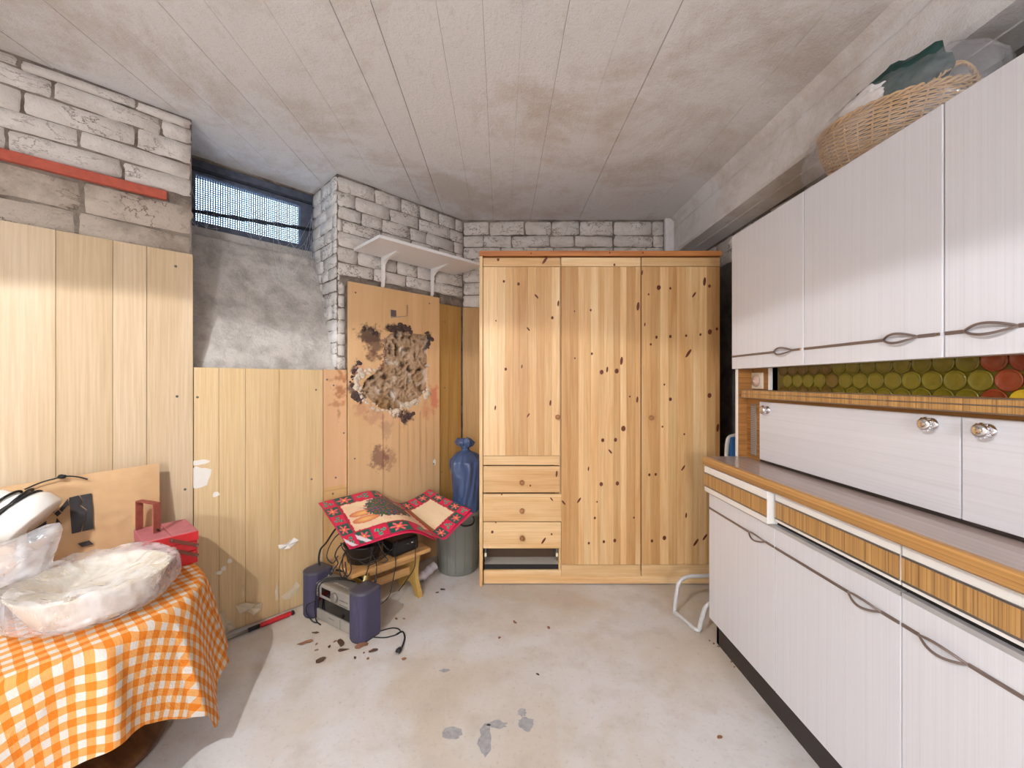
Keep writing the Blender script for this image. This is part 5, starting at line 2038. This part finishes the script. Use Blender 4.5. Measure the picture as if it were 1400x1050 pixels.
# ---------------------------------------------------------------- stick with red handle lying along the wall
a, b = pH(399, 838, 0.012), pH(293, 880, 0.012)
d = (b - a).normalized()
sk = thing('red_handled_rod', 'black rod with red handle lying on the floor along the wall', 'rod', a)
e = a + d * 0.68
MB().tube([a - a, d * 0.012, d * 0.02, d * 0.14, d * 0.15], [0.008, 0.0125, 0.0125, 0.0115, 0.008], 10).build('grip', 'red_paint', sk, smooth=True)
MB().tube([d * -0.010, d * 0.001], [0.011, 0.0125], 10).build('end_cap', 'black_rubber', sk, smooth=True)
MB().tube([d * 0.15, d * 0.20], 0.010, 10).build('collar', 'black_rubber', sk, smooth=True)
MB().tube([d * 0.20, d * 0.33], 0.0075, 10).build('shaft', 'stereo_silver', sk, smooth=True)
MB().tube([d * 0.33, d * 0.66], 0.0085, 10).build('shaft', 'black_rubber', sk, smooth=True)

# ---------------------------------------------------------------- crumbs, dry leaves and marks on the floor
rl = random.Random(8)


def leaf(px, py, size, mat, lab, asp=0.5, curl=0.3, ang=None):
    c = pH(px, py, 0.001)
    k = 9
    w0 = ang if ang is not None else rl.uniform(0, PI)
    sd_ = rl.uniform(0, 50)
    vs_ = []
    for i in range(k):
        w = 2 * PI * i / k
        r = 1 + 0.5 * mn.noise(Vector((math.cos(w) * 2 + sd_, math.sin(w) * 2, sd_)))
        x_, y_ = size * r * math.cos(w), size * asp * r * math.sin(w)
        z_ = 0.0012 + size * curl * abs(mn.noise(Vector((math.cos(w) * 1.3, math.sin(w) * 1.3, sd_ + 3))))
        vs_.append((x_ * math.cos(w0) - y_ * math.sin(w0), x_ * math.sin(w0) + y_ * math.cos(w0), z_))
    vs_.append((0, 0, 0.0012 + size * curl * 0.4))
    m = MB().add(vs_, [(i, (i + 1) % k, k) for i in range(k)])
    o = m.build('floor_scrap', mat, loc=(c.x, c.y, 0))
    sm = o.modifiers.new('thick', 'SOLIDIFY')
    sm.thickness = 0.0012
    sm.offset = 1.0
    tag(o, lab, 'scrap', 'scraps littering the floor')


big = ['long pinkish brown leaf scrap in front of the stereo', 'dark crinkled leaf scrap below the right speaker', 'flat dark leaf fragment in front of the right speaker', 'broad light brown leaf scrap right under the right speaker', 'small dark leaf scrap near the power cord', 'dark folded leaf scrap lying farthest out from the stereo', 'thin dark leaf sliver close to the tape panel of the stereo', 'orange-brown leaf scrap beside the power plug']
for bi, q in enumerate([(110, 850, 0.032, 'leaf_brown', 0.4, 0.45), (435, 850, 0.026, 'leaf_dark', 0.5, -0.9), (452, 912, 0.024, 'leaf_dark', 0.4, 0.2), (625, 872, 0.030, 'leaf_brown', 0.6, 0.5), (720, 920, 0.020, 'leaf_dark', 0.5, 0.4), (250, 1003, 0.024, 'leaf_dark', 0.6, 0.9), (205, 757, 0.018, 'leaf_dark', 0.4, 0.1), (1000, 992, 0.014, 'leaf_brown', 0.6, 0.3)]):
    leaf(400 + q[0] / 6.5625, 750 + q[1] / 6.5625, q[2], q[3], big[bi], q[4], 0.35, q[5])
tiny = 'tiny dark crumb lying on the concrete floor'
for q in [(215, 858), (215, 912), (205, 915), (560, 980), (675, 988), (380, 835), (330, 880), (640, 935), (930, 630), (1000, 630)]:
    leaf(400 + q[0] / 6.5625, 750 + q[1] / 6.5625, rl.uniform(0.005, 0.010), rl.choice(['leaf_dark', 'leaf_brown']), tiny, 0.6, 0.3)
for q in [(735, 922, 0.008), (704, 851, 0.012), (750, 858, 0.011), (976, 880, 0.006), (982, 884, 0.005), (990, 890, 0.006), (970, 876, 0.006), (1000, 905, 0.006), (1004, 912, 0.005), (605, 806, 0.016), (598, 810, 0.010), (984, 1008, 0.010), (683, 872, 0.010)]:
    leaf(q[0], q[1], q[2], rl.choice(['leaf_dark', 'leaf_brown']), tiny, 0.6, 0.2)
leaf(400 + 755 / 6.5625, 750 + 728 / 6.5625, 0.016, 'flake_cream', 'pale plaster crumb beside the right speaker', 0.8, 0.5)


def mark(px, py, rx, ry, seed):
    c = pH(px, py, 0.0)
    ring = []
    for i in range(22):
        w = 2 * PI * i / 22
        r = 1 + 0.55 * mn.noise(Vector((math.cos(w) * 2 + seed, math.sin(w) * 2, seed)))
        ring.append((c.x + rx * r * math.cos(w), c.y + ry * r * math.sin(w), 0.0004))
    m = MB().prism(ring, (0, 0, -0.0008))
    recenter(m.build('floor_mark', 'floor_mark', floor))


for q in [(663, 1010, 0.022, 0.060, 1), (680, 990, 0.035, 0.018, 2), (719, 990, 0.028, 0.030, 3), (714, 974, 0.016, 0.018, 4), (608, 917, 0.022, 0.010, 5), (618, 1002, 0.035, 0.025, 6)]:
    mark(*q)

# ================================================================ PENDANT LAMP AND ADDED FILL GLOBE BEHIND THE CAMERA
lp = thing('pendant_lamp', 'white enamel pendant lamp with a tilted conical shade', 'lamp', (LAMP.x, LAMP.y, LAMP.z))
m = MB()
n_ = 72
vs_, fs = [], []
for k in range(n_):
    w = 2 * PI * k / n_                       # azimuth from +Y towards +X
    s, c = math.sin(w), math.cos(w)
    slope = 0.515 - 0.29 * math.cos(w - math.radians(33))
    prof = [(0.022, 0.10), (0.05, 0.085), (0.12, 0.085 - (0.085 + 0.25 * slope) * 0.32), (0.25, -0.25 * slope)]
    for r, z in prof:
        vs_.append((r * s, r * c, z))
for k in range(n_):
    k2 = (k + 1) % n_
    for j in range(3):
        fs.append((k * 4 + j, k2 * 4 + j, k2 * 4 + j + 1, k * 4 + j + 1))
fs.append(tuple(k * 4 for k in range(n_)))
o = m.add(vs_, fs).build('shade', 'shade_enamel', lp, smooth=True)
sm = o.modifiers.new('thick', 'SOLIDIFY')
sm.thickness = 0.002
MB().tube([(0, 0, 0.10), (0, 0, CEIL - LAMP.z - 0.001)], 0.004, 8).build('flex', 'black_rubber', lp)
MB().lathe([(0.014, 0.10), (0.014, 0.03), (0.011, 0.022)], n=16).build('socket', 'black_plastic', lp)
ld = bpy.data.lights.new('bulb', 'POINT')
ld.energy = LAMP_WATTS
ld.color = (0.99, 0.985, 1.0)
ld.shadow_soft_size = 0.005
lo = bpy.data.objects.new('bulb', ld)
COL.objects.link(lo)
lo.parent = lp

gp = thing('fill_globe', 'added fill light, an unseen frosted globe hanging near the front wall', 'lamp', FILL_GLOBE)  # invented fill light, hung out of view to lift the ambient
MB().lathe([(0.19 * math.sin(PI * k / 20) + 0.0005, -0.19 * math.cos(PI * k / 20)) for k in range(21)], n=32).build('globe', 'fill_globe_glow', gp, smooth=True)
MB().tube([(0, 0, 0.19), (0, 0, CEIL - FILL_GLOBE.z - 0.001)], 0.005, 8).build('flex', 'black_rubber', gp)
